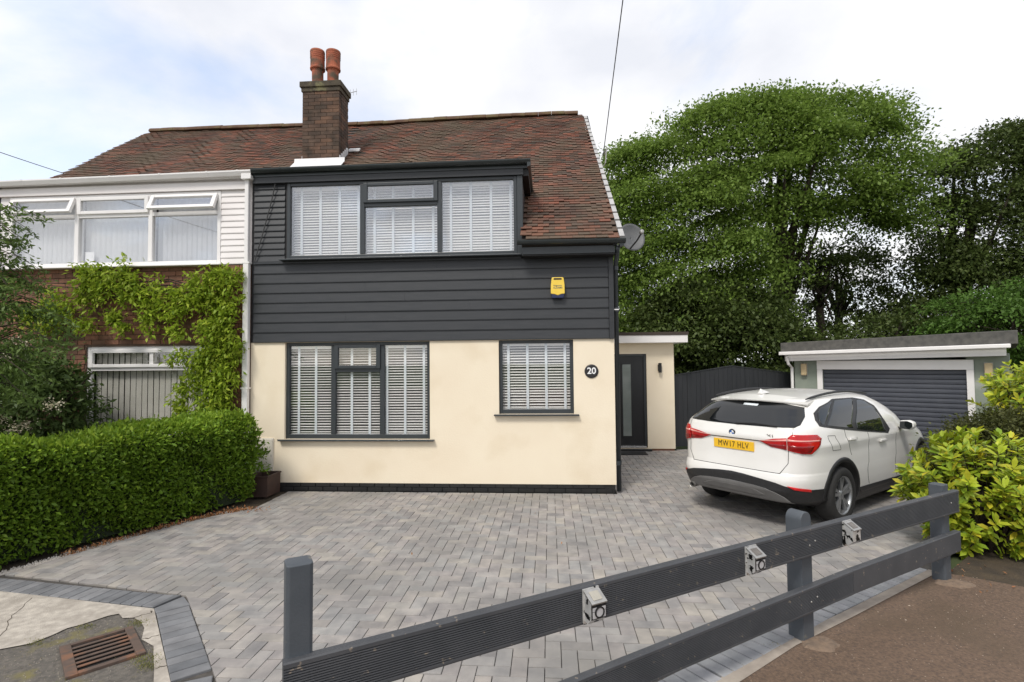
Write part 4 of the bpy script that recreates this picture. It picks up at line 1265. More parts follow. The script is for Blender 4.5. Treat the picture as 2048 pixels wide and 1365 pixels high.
for t, z in ((.28, .64), (.34, .66), (.28, .27), (.345, .29), (-2.9, .65), (2.22, .66)):
    b_ = obj('bolt', MB().lathe([(.0001, .0), (.007, .0), (.005, .004), (.0001, .005)], (0, 0, 0), 10), M['metal'], fence)
    b_.matrix_basis = Matrix.Translation(fp(t, -.001, z)) @ Matrix(((FU.x, 0, FN.x, 0), (FU.y, 0, FN.y, 0), (0, 1, 0, 0), (0, 0, 0, 1)))
# crumbled mortar round the feet of two posts
def mound(x, y, r, h, m, name, label):
    mbm = MB()
    n, k = 26, 5
    V = [(x, y, h)]
    for i in range(1, k + 1):
        for j in range(n):
            a = 2 * PI * j / n
            rr = r * i / k * (1 + .10 * math.sin(2 * a + x) + .05 * math.sin(5 * a + y) + rnd.uniform(-.10, .10) * (i / k))
            V.append((x + rr * math.cos(a), y + rr * math.sin(a) * .8, h * (1 - (i / k) ** 2) - .012 * (i == k) + rnd.uniform(-.003, .003)))
    F = [(0, 1 + j, 1 + (j + 1) % n) for j in range(n)]
    for i in range(k - 1):
        for j in range(n):
            F.append((1 + i * n + j, 1 + (i + 1) * n + j, 1 + (i + 1) * n + (j + 1) % n, 1 + i * n + (j + 1) % n))
    return tag(obj(name, mbm.add(V, F), m), label, 'mortar')
M['moss'] = mat('sandy_mortar', srgb(130, 110, 92), srgb(104, 90, 78), 20, .95, bump=.6, bscale=90)
q_ = fp(.33, -.02, 0)
mound(q_.x + .02, q_.y - .03, .13, .012, M['moss'], 'mortar_collar', 'crumbled sandy mortar at the foot of the round topped fence post')
q_ = fp(2.24, -.03, 0)
mound(q_.x, q_.y - .03, .14, .014, M['moss'], 'mortar_collar', 'crumbled sandy mortar at the fence post beside the laurel')

FM = Matrix(((FU.x, FN.x, 0, 0), (FU.y, FN.y, 0, 0), (0, 0, 1, 0), (0, 0, 0, 1)))
def solar_lamp(t, z, label, worn, pan):
    T_ = thing('solar_lamp', label, 'lamp', fp(t, 0, z), 'solar lamps on the fence rail')
    base = Matrix.Translation(fp(t, 0, z)) @ FM
    def part(nm, mb, m, bevel=0):
        o = obj(nm, mb, m, T_, bevel=bevel)
        o.matrix_basis = base
        return o
    w = .046
    part('backplate', MB().box(-w - .003, w + .003, .0005, .008, 0, .172), M['chrome'])
    part('body', MB().prism([(0, .0085, .02), (0, .035, .012), (0, .068, .045), (0, .068, .122), (0, .0085, .158)][::-1], (-w + .002, 0, 0), (w - .002, 0, 0)), M['chrome'] if worn != 1 else M['chrome'], .002)
    lid = part('lid', MB().prism([(0, .0085, .1585), (0, .078, .1185), (0, .080, .126), (0, .0085, .1685)], (-w - .001, 0, 0), (w + .001, 0, 0)), M['metal'], .001)
    s1, s2 = Vector((0, .0085, .1685)), Vector((0, .080, .126))
    dv = (s2 - s1)
    nv = Vector((0, .0425, .0715)).normalized()
    c = (s1 + s2) / 2 + nv * .0015
    part('solar_cell', MB().obox(c, (.027, 0, 0), dv * .30, nv * .001), pan)
    if worn < 2:
        part('front_frame', MB().box(-w + .001, w - .001, .0685, .071, .046, .121), M['black'])
        for xx in (-1, 1):
            for zz in (0, 1):
                part('lens', MB().prism([(xx * p, 0, q) for p, q in ((.008, .052 + zz * .034), (.039, .052 + zz * .034), (.039, .083 + zz * .02), (.008, .083 + zz * .02))][::xx], (0, .0745, 0), (0, .0715, 0)), M['lens'])
        part('ring', MB().lathe([(.0215, .0), (.0285, .0), (.0285, .006), (.0215, .006), (.0215, 0)], (0, .0740, .0795), 24, 'y'), M['black'])
        part('ring_lens', MB().lathe([(.0001, .003), (.0214, .003)], (0, .0742, .0795), 24, 'y'), M['lens'])
    else:
        part('front_frame', MB().box(-w + .001, w - .001, .0685, .071, .046, .121), M['chrome'])
solar_lamp(-1.525, .568, 'peeling solar lamp with a pale solar cell and ring emblem on the upper fence rail', 0, M['cellp'])
solar_lamp(-.315, .570, 'peeling solar lamp with a dark solar cell and ring emblem on the upper fence rail', 1, M['panel'])
solar_lamp(.70, .572, 'peeling silver solar lamp without ring emblem on the upper fence rail', 2, M['panel'])

# ================================================================== CAR
ZT = np.array([.17, .24, .34, .46, .58, .645, .66, .78, .86, .955, .98, 1.04, 1.12, 1.18, 1.22, 1.30, 1.38, 1.445, 1.47, 1.505, 1.54, 1.56])
XR = np.array([.62, .44, .06, .00, .005, .03, .05, .075, .086, .098, .100, .090, .125, .15, .21, .33, .45, .56, .57, .72, 1.0, 1.25])
WH = np.array([.80, .855, .885, .90, .905, .904, .903, .902, .900, .914, .910, .896, .882, .865, .845, .805, .755, .705, .685, .62, .47, .30])
XF = np.array([4.28, 4.36, 4.40, 4.42, 4.43, 4.43, 4.425, 4.36, 4.26, 3.98, 3.85, 3.45, 3.24, 3.13, 3.06, 2.92, 2.77, 2.62, 2.54, 2.38, 2.15, 1.95])
NR = np.array([6.0] * 4 + [6.5] * 3 + [7, 7.3, 7.5, 7.5, 7.5, 7.5, 7.5, 7.0, 6, 5.5, 5, 5, 4, 3, 2.5])
NF = np.array([4.] * 6 + [4] * 5 + [4, 4.5, 5, 5, 5, 4.5, 4, 4, 3.5, 3, 2.5])
def outline(z, n=220):
    xr, w, xf, nr, nf = (np.interp(z, ZT, a) for a in (XR, WH, XF, NR, NF))
    xc = np.interp(z, [.9, 1.2, 1.5], [2.1, 1.75, 1.6])
    th = np.linspace(0, PI / 2, n)
    c, s = np.cos(th), np.sin(th)
    c[-1] = 0
    x = np.r_[xc - (xc - xr) * c ** (2 / nr), (xc + (xf - xc) * c[::-1] ** (2 / nf))[1:]]
    y = np.r_[w * s ** (2 / nr), (w * s[::-1] ** (2 / nf))[1:]]
    return x, y, np.r_[0, np.cumsum(np.hypot(np.diff(x), np.diff(y)))]
_oc = {}
def surf(s, z):
    k = round(float(z), 3)
    if k not in _oc:
        _oc[k] = outline(k)
    x, y, d = _oc[k]
    a = abs(s)
    return Vector((np.interp(a, d, x), (-1 if s >= 0 else 1) * np.interp(a, d, y), z))
def snorm(s, z):
    e = .012
    n = (surf(s + e, z) - surf(s - e, z)).cross(surf(s, min(z + e, 1.555)) - surf(s, z - e))
    n.normalize()
    ref = surf(s, z) - Vector((2.0, 0, .8))
    return n if n.dot(ref) > 0 else -n

car = thing('parked_car', 'white compact crossover car parked on the grey block paving before the garage', 'car', (6.64, -1.245, 0))
car['_local'] = True
car.rotation_euler = (0, 0, math.radians(39.3))
car.scale = (.945,) * 3
bb = MB()
zl = sorted(set(np.round(np.r_[np.linspace(.17, 1.20, 34), np.linspace(1.22, 1.56, 24), [.645, .66, .955, .98]], 4)))
nh = 72
tt = np.linspace(0, 1, nh)
rings = []
for z in zl:
    x, y, d = outline(z)
    s = tt * d[-1]
    xs, ys = np.interp(s, d, x), np.interp(s, d, y)
    ring = [(xs[i], -ys[i], z) for i in range(nh)] + [(xs[i], ys[i], z) for i in range(nh - 2, 0, -1)]
    rings.append(ring)
nn_ = len(rings[0])
V = [p for r in rings for p in r]
F = [(i * nn_ + k, i * nn_ + (k + 1) % nn_, (i + 1) * nn_ + (k + 1) % nn_, (i + 1) * nn_ + k) for i in range(len(rings) - 1) for k in range(nn_)]
c0, c1 = len(V), len(V) + 1
V += [(2.2, 0, .17), (1.6, 0, 1.572)]
F += [(c0, (k + 1) % nn_, k) for k in range(nn_)]
lo = (len(rings) - 1) * nn_
F += [(c1, lo + k, lo + (k + 1) % nn_) for k in range(nn_)]
bb.add(V, F)
bb.m = [1 if max(V[i][2] for i in f) < .33 else 0 for f in F]
body_me = bb.mesh('body', [M['paint'], M['carblk']], True)
body = link('body', body_me, car)
WX = (.93, 3.60)
cut = MB()
for wx in WX:
    for sd in (-1, 1):
        n = 40
        R_ = .405
        P0 = [(wx + R_ * math.cos(2 * PI * k / n), sd * .60, .345 + R_ * math.sin(2 * PI * k / n)) for k in range(n)]
        P1 = [(p[0], sd * 1.05, p[2]) for p in P0]
        cf = [(k, (k + 1) % n, n + (k + 1) % n, n + k) for k in range(n)] + [tuple(range(n))[::-1], tuple(range(n, 2 * n))]
        if sd > 0:
            cf = [f[::-1] for f in cf]
        cut.add(P0 + P1, cf, 1)
cut_me = cut.mesh('arch_cut', [M['paint'], M['carblk']])
cutter = bpy.data.objects.new('arch_cut', cut_me)
COL.objects.link(cutter)
bo = body.modifiers.new('arch', 'BOOLEAN')
bo.operation = 'DIFFERENCE'
bo.object = cutter
bo.solver = 'EXACT'
cutter.matrix_world = Matrix.Translation(car.location) @ car.rotation_euler.to_matrix().to_4x4() @ Matrix.Diagonal((.945, .945, .945, 1))
bpy.context.view_layer.update()
dg = bpy.context.evaluated_depsgraph_get()
new_me = bpy.data.meshes.new_from_object(body.evaluated_get(dg))
body.modifiers.clear()
body.data = new_me
bpy.data.objects.remove(cutter)
me = body.data
sm_flags = [p.material_index == 0 or abs(p.normal.y) < .2 for p in me.polygons]
me.polygons.foreach_set('use_smooth', sm_flags)

def patch(name, poly, off, m, parent=car, nz=None, nu=None, thick=.006, smooth=True):
    """shell laid on the body surface: polygon in (arc length s from rear centre, z); s<0 is the left flank"""
    zs_ = [p[1] for p in poly]
    z0, z1 = min(zs_), max(zs_)
    w_ = max(p[0] for p in poly) - min(p[0] for p in poly)
    nz = nz or max(3, int((z1 - z0) / .018))
    nu = nu or max(4, int(w_ / .035))
    zz = sorted(set(list(np.linspace(z0 + 1e-4, z1 - 1e-4, nz + 1)) + [min(max(z, z0 + 1e-4), z1 - 1e-4) for z in zs_]))
    zz = [z for i, z in enumerate(zz) if i == 0 or z - zz[i - 1] > 5e-4]
    rows = []
    for z in zz:
        xs = []
        for i in range(len(poly)):
            (a, za), (b, zb) = poly[i], poly[(i + 1) % len(poly)]
            if (za - z) * (zb - z) <= 0 and abs(za - zb) > 1e-9:
                xs.append(a + (b - a) * (z - za) / (zb - za))
        if len(xs) >= 2:
            rows.append((z, min(xs), max(xs)))
    top, bot = [], []
    for z, a, b in rows:
        for k in range(nu + 1):
            s = a + (b - a) * k / nu
            p, nv = surf(s, z), snorm(s, z)
            top.append(p + nv * off)
            bot.append(p + nv * (off - thick))
    nr_, nc_ = len(rows), nu + 1
    Fq = [(i * nc_ + k, i * nc_ + k + 1, (i + 1) * nc_ + k + 1, (i + 1) * nc_ + k) for i in range(nr_ - 1) for k in range(nu)]
    loop = [k for k in range(nc_)] + [i * nc_ + nu for i in range(1, nr_)] + [(nr_ - 1) * nc_ + k for k in range(nu - 1, -1, -1)] + [i * nc_ for i in range(nr_ - 2, 0, -1)]
    nt = len(top)
    Fs = [(loop[i], nt + loop[i], nt + loop[(i + 1) % len(loop)], loop[(i + 1) % len(loop)]) for i in range(len(loop))]
    o = obj(name, MB().add(top + bot, Fq + Fs), m, parent)
    o.data.polygons.foreach_set('use_smooth', [True] * len(Fq) + [False] * len(Fs))
    bm = bmesh.new()
    bm.from_mesh(o.data)
    bmesh.ops.recalc_face_normals(bm, faces=bm.faces)
    bm.to_mesh(o.data)
    bm.free()
    return o
mir = lambda poly: [(-s, z) for s, z in poly]
# lower black bumper and sills
BT = [(0, .605), (.16, .597), (.40, .575), (.55, .555), (.66, .525), (.80, .50), (.96, .485), (1.17, .475), (1.19, .315), (.9, .315), (0, .318)]
bump_poly = BT[:-1] + mir(BT[:-1])[::-1]
bump = patch('rear_bumper', bump_poly, .008, M['carblk'], nz=26, nu=80)
patch('skid_plate', [(0, .50), (.30, .490), (.44, .475), (.55, .445), (.63, .400), (.70, .325), (.55, .330), (.38, .345), (0, .352), (-.38, .345), (-.55, .330), (-.70, .325), (-.63, .400), (-.55, .445), (-.44, .475), (-.30, .490)], .016, M['skid'], bump, nz=14, nu=50)
patch('skid_recess', [(0, .455), (.30, .448), (.42, .40), (.34, .372), (0, .385), (-.34, .372), (-.42, .40), (-.30, .448)], .018, M['carblk'] if False else M['skid'], bump)
for sg_ in (1, -1):
    f_ = (lambda P: P) if sg_ > 0 else mir
    patch('sill', f_([(2.02, .375), (3.95, .345), (3.80, .30), (1.90, .30)]), .008, M['carblk'], nu=40)
    patch('reflector', f_([(.67, .533), (.95, .492), (.95, .460), (.74, .492)]), .014, M['refl'], bump)
    tin = patch('tail_light', f_([(.33, 1.012), (.50, 1.048), (.648, 1.066), (.648, .932), (.47, .952)]), .012, M['red'])
    patch('light_strip', f_([(.36, 1.022), (.648, 1.052), (.648, 1.036), (.36, 1.014)]), .0145, M['redl'], tin)
    patch('lower_lens', f_([(.40, .992), (.640, .992), (.640, .940), (.48, .957)]), .0140, M['redd'], tin)
    tou = patch('tail_light', f_([(.656, 1.068), (.69, 1.106), (.99, 1.108), (1.08, 1.062), (1.05, .995), (.98, .94), (.915, .895), (.81, .897), (.656, .930)]), .014, M['red'])
    patch('light_strip', f_([(.660, 1.054), (1.06, 1.046), (1.05, 1.032), (.660, 1.036)]), .0165, M['redl'], tou)
    patch('lower_lens', f_([(.665, .990), (.95, .985), (.90, .912), (.82, .908), (.665, .938)]), .0160, M['redd'], tou)
    # side glass on a black surround
    sg_o = patch('window_surround', f_([(.82, 1.335), (.86, 1.40), (1.12, 1.474), (1.70, 1.468), (2.05, 1.428), (2.40, 1.345), (2.78, 1.18), (2.99, 1.03), (2.89, .978), (1.98, 1.078), (1.34, 1.153), (1.03, 1.195), (.90, 1.26)]), .004, M['carblk'], nz=30, nu=60)
    patch('quarter_window', f_([(.875, 1.335), (.90, 1.385), (1.10, 1.455), (1.12, 1.20), (1.06, 1.207), (.94, 1.27)]), .0065, M['cargls'], sg_o)
    patch('rear_door_window', f_([(1.155, 1.458), (1.68, 1.452), (1.86, 1.12), (1.40, 1.168), (1.17, 1.193)]), .0065, M['cargls'], sg_o)
    patch('front_door_window', f_([(1.80, 1.446), (2.04, 1.412), (2.36, 1.335), (2.70, 1.182), (2.84, 1.00), (1.97, 1.098)]), .0065, M['cargls'], sg_o)
    # door handles and shut lines
    for hs, hz_ in ((1.80, 1.0), (2.70, .905)):
        patch('door_handle', f_([(hs - .10, hz_ + .014), (hs + .10, hz_ + .006), (hs + .10, hz_ - .018), (hs - .10, hz_ - .012)]), .028, M['paint'], thick=.026)
    for ln in ([(2.28, 1.05), (2.287, 1.05), (2.30, .38), (2.293, .38)], [(3.16, .97), (3.167, .97), (3.187, .38), (3.18, .38)],
               [(1.62, 1.12), (1.627, 1.12), (1.80, .80), (1.793, .80)]):
        patch('shut_line', f_(ln), .0018, M['seam'], nu=1, nz=24, thick=.003)
    # shoulder crease as a raised moulding is too fine: roof rails instead
    rr = []
    for i in range(13):
        t = i / 12
        x = .66 + 1.80 * t
        rr.append((x, -sg_ * (.615 - .03 * t), 1.462 + .100 * math.sin(PI * (.10 + .74 * t)) - .02 * t))
    obj('roof_rail', MB().tube(rr, [.008] + [.016] * 11 + [.008], 8), M['carblk'], car, smooth=True)
# fuel flap on the right flank
for ln in ([(1.22, 1.082), (1.39, 1.072), (1.39, 1.067), (1.22, 1.077)], [(1.385, 1.07), (1.391, 1.07), (1.515, .905), (1.509, .905)], [(1.32, .903), (1.51, .897), (1.51, .892), (1.32, .898)], [(1.215, 1.08), (1.221, 1.08), (1.325, .90), (1.319, .90)]):
    patch('fuel_flap_line', ln, .0018, M['seam'], nu=3 if ln[1][0] - ln[0][0] > .02 else 1, thick=.003)
# tailgate glass, shut lines, wiper
gl = patch('rear_window', [(0, 1.447), (.40, 1.432), (.66, 1.395), (.735, 1.30), (.745, 1.215), (.70, 1.187), (.40, 1.178), (0, 1.172), (-.40, 1.178), (-.70, 1.187), (-.745, 1.215), (-.735, 1.30), (-.66, 1.395), (-.40, 1.432)], .005, M['carglsb'], nz=24, nu=60)
patch('window_sticker', [(-.10, 1.415), (.10, 1.41), (.10, 1.388), (-.10, 1.393)], .0075, M['tape'], gl)
spl = MB()
pr = []
for k in range(25):
    y = -.66 + 1.32 * k / 24
    q = 1 - abs(y / .70) ** 3
    pr.append((y, .50 + .10 * (y / .66) ** 2, 1.455 - .035 * (y / .66) ** 2))
V, F = [], []
for y, x, z in pr:
    V += [(x, y, z), (x - .005, y, z + .014), (x + .22, y * .97, z + .075 - .02 * (y / .66) ** 2), (x + .22, y * .97, z + .02)]
for k in range(24):
    for j in range(4):
        F.append((k * 4 + j, k * 4 + (j + 1) % 4, (k + 1) * 4 + (j + 1) % 4, (k + 1) * 4 + j))
F += [(0, 3, 2, 1), (96, 97, 98, 99)]
obj('spoiler', spl.add(V, F), M['paint'], car, smooth=False)
wp = MB().tube([surf(0, 1.19) + Vector((-.03, 0, .0)), surf(.25, 1.20) + Vector((-.03, 0, .005)), surf(.52, 1.192) + Vector((-.03, 0, 0))], .009, 6)
obj('wiper', wp, M['black'], gl)
for ln in ([(.575, .655), (.66, .78), (.662, .92), (.70, 1.07), (.69, 1.18), (.695, 1.18), (.705, 1.07), (.668, .92), (.666, .78), (.583, .655)],):
    for f_ in ((lambda P: P), mir):
        patch('tailgate_line', f_(ln), .0016, M['seam'], nu=1, nz=30, thick=.003)
patch('tailgate_line', [(-.575, .662), (.575, .662), (.575, .656), (-.575, .656)], .0018, M['seam'], nz=1, nu=40, thick=.003)
patch('plate_recess', [(-.34, 1.012), (.34, 1.012), (.34, 1.002), (-.34, 1.002)], .004, M['seam'], nz=1, nu=24)
# plate, badge, lettering on the tailgate
pz = .925
px0 = surf(0, pz).x - .016
PLT = Matrix.Translation((px0, .008, pz)) @ Matrix.Rotation(-.04, 4, 'Y')
pl_ = obj('number_plate', MB().box(-.006, .010, -.272, .272, -.056, .056), M['plate'], car, bevel=.003)
pl_.matrix_basis = PLT
TX = Matrix(((0, 0, -1, 0), (-1, 0, 0, 0), (0, 1, 0, 0), (0, 0, 0, 1)))     # text plane: right = -y (as seen from behind), up = z, out = -x
o = link('lettering', text_mesh('MW17 HLV', .098, M['black'], .0008, 0.0, space=1.12), car)
o.matrix_basis = PLT @ Matrix.Translation((-.0075, 0, 0)) @ TX @ Matrix.Diagonal((.80, 1.05, 1, 1))
bz = 1.072
bx = surf(.02, bz).x
BM = Matrix.Translation((bx - .004, .035, bz)) @ Matrix.Rotation(-.10, 4, 'Y') @ TX
bd = obj('badge', MB().lathe([(.0001, .006), (.041, .006), (.043, .003), (.043, -.006)], (0, 0, 0), 32), M['black'], car)
bd.matrix_basis = BM
for k in range(4):
    n = 7
    P = [(0, 0, .0068)] + [(.030 * math.cos(PI / 2 * (k + j / (n - 1))), .030 * math.sin(PI / 2 * (k + j / (n - 1))), .0068) for j in range(n)]
    q = obj('badge_quarter', MB().add(P, [(0, j, j + 1) for j in range(1, n)]), M['blue'] if k in (1, 3) else M['signwht'], bd)
o = link('model_lettering', text_mesh('X1', .058, M['metal'], .002, .0006), car)
o.matrix_basis = Matrix.Translation(surf(.46, 1.078) + Vector((-.006, 0, 0))) @ Matrix.Rotation(-.10, 4, 'Z') @ Matrix.Rotation(-.10, 4, 'Y') @ TX @ Matrix.Diagonal((1.35, .8, 1, 1))
# aerial fin, exhaust, mirrors, windscreen
obj('roof_fin', MB().add([(.70, -.035, 1.535), (.70, .035, 1.535), (.72, 0, 1.605), (.92, -.02, 1.545), (.92, .02, 1.545), (.80, 0, 1.585)], [(0, 2, 1), (0, 3, 5, 2), (1, 2, 5, 4), (3, 4, 5)]), M['paint'], car, smooth=False, bevel=.006)
obj('exhaust', MB().lathe([(.030, 0), (.036, -.005), (.036, .12), (.030, .12), (.028, .01)], (0, 0, 0), 20), M['metal'], car).matrix_basis = Matrix.Translation((.035, .60, .325)) @ Matrix.Rotation(PI / 2, 4, 'Y')
patch('windscreen', [], 0, None) if False else None
for sd in (-1, 1):
    m_ = MB()
    prof = [(-.09, -.035), (.05, -.045), (.09, .0), (.085, .06), (.02, .085), (-.08, .075)]
    m_.prism([(0, y, z) for y, z in prof][::-1], (0, 0, 0), (.12, 0, 0))
    mo = obj('door_mirror', m_, M['paint'], car, bevel=.02)
    mo.matrix_basis = Matrix.Translation((2.62, sd * 1.0, 1.045)) @ Matrix.Diagonal((1, sd, 1, 1))
    q = obj('mirror_glass', MB().add([(0, y * .86, z * .86 + .003) for y, z in prof], [tuple(range(6))]), M['cargls'], mo)
    q.matrix_basis = Matrix.Translation((-.004, 0, 0))
    obj('mirror_stalk', MB().box(2.66, 2.73, min(sd * .85, sd * .93), max(sd * .85, sd * .93), 1.0, 1.03), M['carblk'], car)
# wheel arch trims
for wx in WX:
    for sd in (-1, 1):
        V, F = [], []
        n = 34
        for i in range(n):
            a = -.22 + (PI + .44) * i / (n - 1)
            for r_, yo in ((.400, .0), (.402, .016), (.445, .010), (.452, .0)):
                x, z = wx + r_ * math.cos(a), .345 + r_ * math.sin(a)
                zc_ = min(max(z, .18), 1.5)
                xx, yy, dd = outline(round(zc_, 3))
                half = len(xx) // 2
                y = np.interp(x, xx, yy) if True else .9
                V.append((x, sd * (y + yo), z))
        for i in range(n - 1):
            for j in range(3):
                f = (i * 4 + j, i * 4 + j + 1, (i + 1) * 4 + j + 1, (i + 1) * 4 + j)
                F.append(f if sd > 0 else f[::-1])
        obj('arch_trim', MB().add(V, F), M['carblk'], car, smooth=True)
# wheels
RT = .338
tyre = MB().lathe([(.225, -.10), (.250, -.112), (.300, -.113), (.325, -.100), (RT - .002, -.080), (RT, -.04), (RT, .04), (RT - .002, .08), (.325, .10), (.300, .113), (.250, .112), (.225, .10)], n=56, axis='y')
rim = MB().lathe([(.236, -.098), (.228, -.104), (.218, -.098), (.212, -.07), (.205, .06), (.236, .10)], n=56, axis='y')
hub = MB().lathe([(.0001, -.085), (.030, -.085), (.055, -.078), (.062, -.06), (.062, .0)], n=30, axis='y')
spk = []
for k in range(5):
    a = 2 * PI * k / 5 + .3
    sp = MB()
    for da in (-.17, .17):
        u1, u2 = Vector((math.cos(a + da * .55), 0, math.sin(a + da * .55))), Vector((math.cos(a + da), 0, math.sin(a + da)))
        q1 = Vector((-math.sin(a + da), 0, math.cos(a + da)))
        A_, B_ = u1 * .05 + Vector((0, -.078, 0)), u2 * .219 + Vector((0, -.090, 0))
        V = [A_ - q1 * .016, A_ + q1 * .016, B_ + q1 * .020, B_ - q1 * .020]
        sp.add(V + [v + Vector((0, .03, 0)) for v in V], [(0, 1, 2, 3), (7, 6, 5, 4), (0, 4, 5, 1), (1, 5, 6, 2), (2, 6, 7, 3), (3, 7, 4, 0)])
    spk.append(sp.mesh('spoke', M['alloy']))
disc_me = MB().lathe([(.0001, -.02), (.205, -.02), (.205, .0)], n=40, axis='y').mesh('brake_disc', M['carblk'])
tyre_me, rim_me, hub_me = tyre.mesh('tyre', M['tyre'], True), rim.mesh('rim', M['alloy'], True), hub.mesh('hub', M['alloy'], True)
for wx in WX:
    for sd in (-1, 1):
        wh = link('wheel', disc_me, car)
        wh.matrix_basis = Matrix.Translation((wx, sd * .795, RT)) @ Matrix.Rotation(0 if sd < 0 else PI, 4, 'Z')
        link('tyre', tyre_me, wh)
        link('rim', rim_me, wh)
        link('hub', hub_me, wh)
        for s_ in spk:
            link('spoke', s_, wh)

# ================================================================== VEGETATION
def ellip(n, c, r, shell=.0):
    d = RNG.normal(size=(n, 3))
    d /= np.linalg.norm(d, axis=1)[:, None]
    rad = RNG.uniform(shell, 1, n) ** (1 / 2.2)
    return np.array(c) + d * rad[:, None] * np.array(r), d

def clumps(centers, outd, per, r, flat=.55):
    P, O = [], []
    for c, o in zip(centers, outd):
        k = int(per * RNG.uniform(.6, 1.4))
        q = np.clip(RNG.normal(size=(k, 3)), -1.9, 1.9) * np.array([r, r, r * flat]) * RNG.uniform(.6, 1.25)
        q[:, 2] -= .35 * (q[:, 0] * o[0] + q[:, 1] * o[1])
        P.append(c + q)
        O.append(np.repeat([o], k, 0))
    return np.concatenate(P), np.concatenate(O)

def tree(label, base, trunk_h, cr_c, cr_r, ncl, per, cl_r, leaf, m, keep=None, limbs=9, tr=.28, CD=None, shell=.25, flat=.3, name='tree', extra=None, group=None, leafflat=.55):
    t = thing(name, label, 'tree', base, group)
    mb = MB()
    b = Vector(base)
    fork = Vector((base[0] + rnd.uniform(-.3, .3), base[1], base[2] + trunk_h))
    mb.tube([b - Vector((0, 0, .3)), b.lerp(fork, .5) + Vector((.1, 0, 0)), fork], [tr * 1.3, tr, tr * .8], 10)
    C, D = CD if CD is not None else ellip(ncl, cr_c, cr_r, shell)
    if extra is not None:
        C2 = np.array(extra)
        C = np.concatenate([C, C2])
        dd = C2 - np.array(cr_c)
        D = np.concatenate([D, dd / (np.linalg.norm(dd, axis=1)[:, None] + 1e-9)])
    if keep is not None:
        k = np.array([keep(*c) for c in C])
        C, D = C[k], D[k]
    pool = C[C[:, 2] > base[2] + trunk_h + 1.2] if len(C) > 60 else C
    tips = pool[RNG.choice(len(pool), min(limbs * 5, len(pool)), replace=False)]
    tips = tips[np.argsort(np.hypot(tips[:, 0] - base[0], 0))]
    for i in range(limbs):
        tip = Vector(tips[i])
        mid = fork.lerp(tip, .5) + Vector((rnd.uniform(-.4, .4), rnd.uniform(-.4, .4), rnd.uniform(.1, .7)))
        mb.tube([fork - Vector((0, 0, .2)), mid, tip], [tr * .55, tr * .32, tr * .08], 7)
        for j in range(4):
            q = Vector(tips[(limbs + i * 4 + j) % len(tips)])
            if (q - mid).length < max(cr_r) * 1.1:
                mb.tube([mid, mid.lerp(q, .6) + Vector((0, 0, .2)), q], [tr * .22, tr * .12, tr * .03], 5)
    obj('trunk', mb, M['bark'], t, smooth=True)
    P, O = clumps(C, D, per, cl_r, flat)
    cr = link('crown', foliage_mesh('crown', P, leaf, m, down=.30, out=O * .5, width=.60, flat=leafflat), t)
    return t

def poly_crown(poly, yc, thick, n, inset=.4):
    """clump centres through the depth of a crown whose outline in x and z is poly"""
    P = np.array(poly)
    Q = np.roll(P, -1, 0)
    cx, cz = P.mean(0)
    C, D = [], []
    while len(C) < n:
        x, z = rnd.uniform(P[:, 0].min(), P[:, 0].max()), rnd.uniform(P[:, 1].min(), P[:, 1].max())
        cr = ((P[:, 1] > z) != (Q[:, 1] > z)) & (x < (Q[:, 0] - P[:, 0]) * (z - P[:, 1]) / (Q[:, 1] - P[:, 1] + 1e-9) + P[:, 0])
        if cr.sum() % 2 == 0:
            continue
        e = Q - P
        t = np.clip(((x - P[:, 0]) * e[:, 0] + (z - P[:, 1]) * e[:, 1]) / (e ** 2).sum(1), 0, 1)
        d = np.hypot(P[:, 0] + e[:, 0] * t - x, P[:, 1] + e[:, 1] * t - z).min()
        if d < inset * rnd.uniform(.5, 1.1):
            continue
        h = thick * math.sqrt(min(1, d / 2.6)) * (1 + .22 * math.sin(x * 2.1 + z * 1.3) + .16 * math.sin(z * 3.3 - x * 1.7))
        y = yc - h * rnd.uniform(.75, 1.0) if rnd.random() < .62 else yc + h * rnd.uniform(-.8, .9)
        o = np.array([(x - cx) * .25, -.8, (z - cz) * .22 + .2])
        C.append((x, y, z))
        D.append(o / np.linalg.norm(o))
    return np.array(C), np.array(D)
CRA = [(6.5, 10.23), (7.35, 10.71), (8.51, 10.6), (9.58, 11.17), (9.78, 11.65), (10.84, 11.93), (11.71, 12.22), (12.77, 12.21), (13.74, 12.53), (15.09, 12.24), (16.06, 12.51), (16.73, 12.56),
       (17.4, 12.07), (18.75, 11.96), (19.23, 11.7), (18.74, 10.9), (19.31, 10.5), (20.08, 9.92), (20.16, 8.76), (19.86, 7.6), (19.65, 6.44), (17.92, 6.3), (16.19, 6.5), (15.2, 6.2), (14.5, 5.6),
       (14.23, 4.95), (14.02, 3.4), (12.27, 1.87), (10.33, 1.12), (6.5, 1.7), (6.2, 5.02), (6.2, 7.53)]
CRA = [(x_, z_ + .085 * (z_ - 2)) for x_, z_ in CRA]
CRB = [(19.86, 9.53), (21.05, 10.31), (21.65, 11.09), (22.44, 10.93), (23.4, 11.23), (25.01, 11.06), (26.4, 8), (25.9, 2.14), (17.99, 2.0), (18.02, 4.2), (19.02, 5.77), (20.02, 6.55)]
CRB = [(x_ + .5, z_ + .07 * (z_ - 2)) for x_, z_ in CRB]
CRC = [(15.66, 5.2), (16.82, 7.2), (18.18, 7.8), (20.2, 7.24), (20.37, 2.2), (14.95, 2.2)]
tree('tall broad green tree towering behind the gates and garage', (14.6, 16.0, -.07), 3.6, (13, 13.6, 7), (1, 1, 1), 0, 400, .60, .150, M['tree1'], None, limbs=18, tr=.34, CD=poly_crown(CRA, 15.6, 2.7, 470, .55), flat=.34)
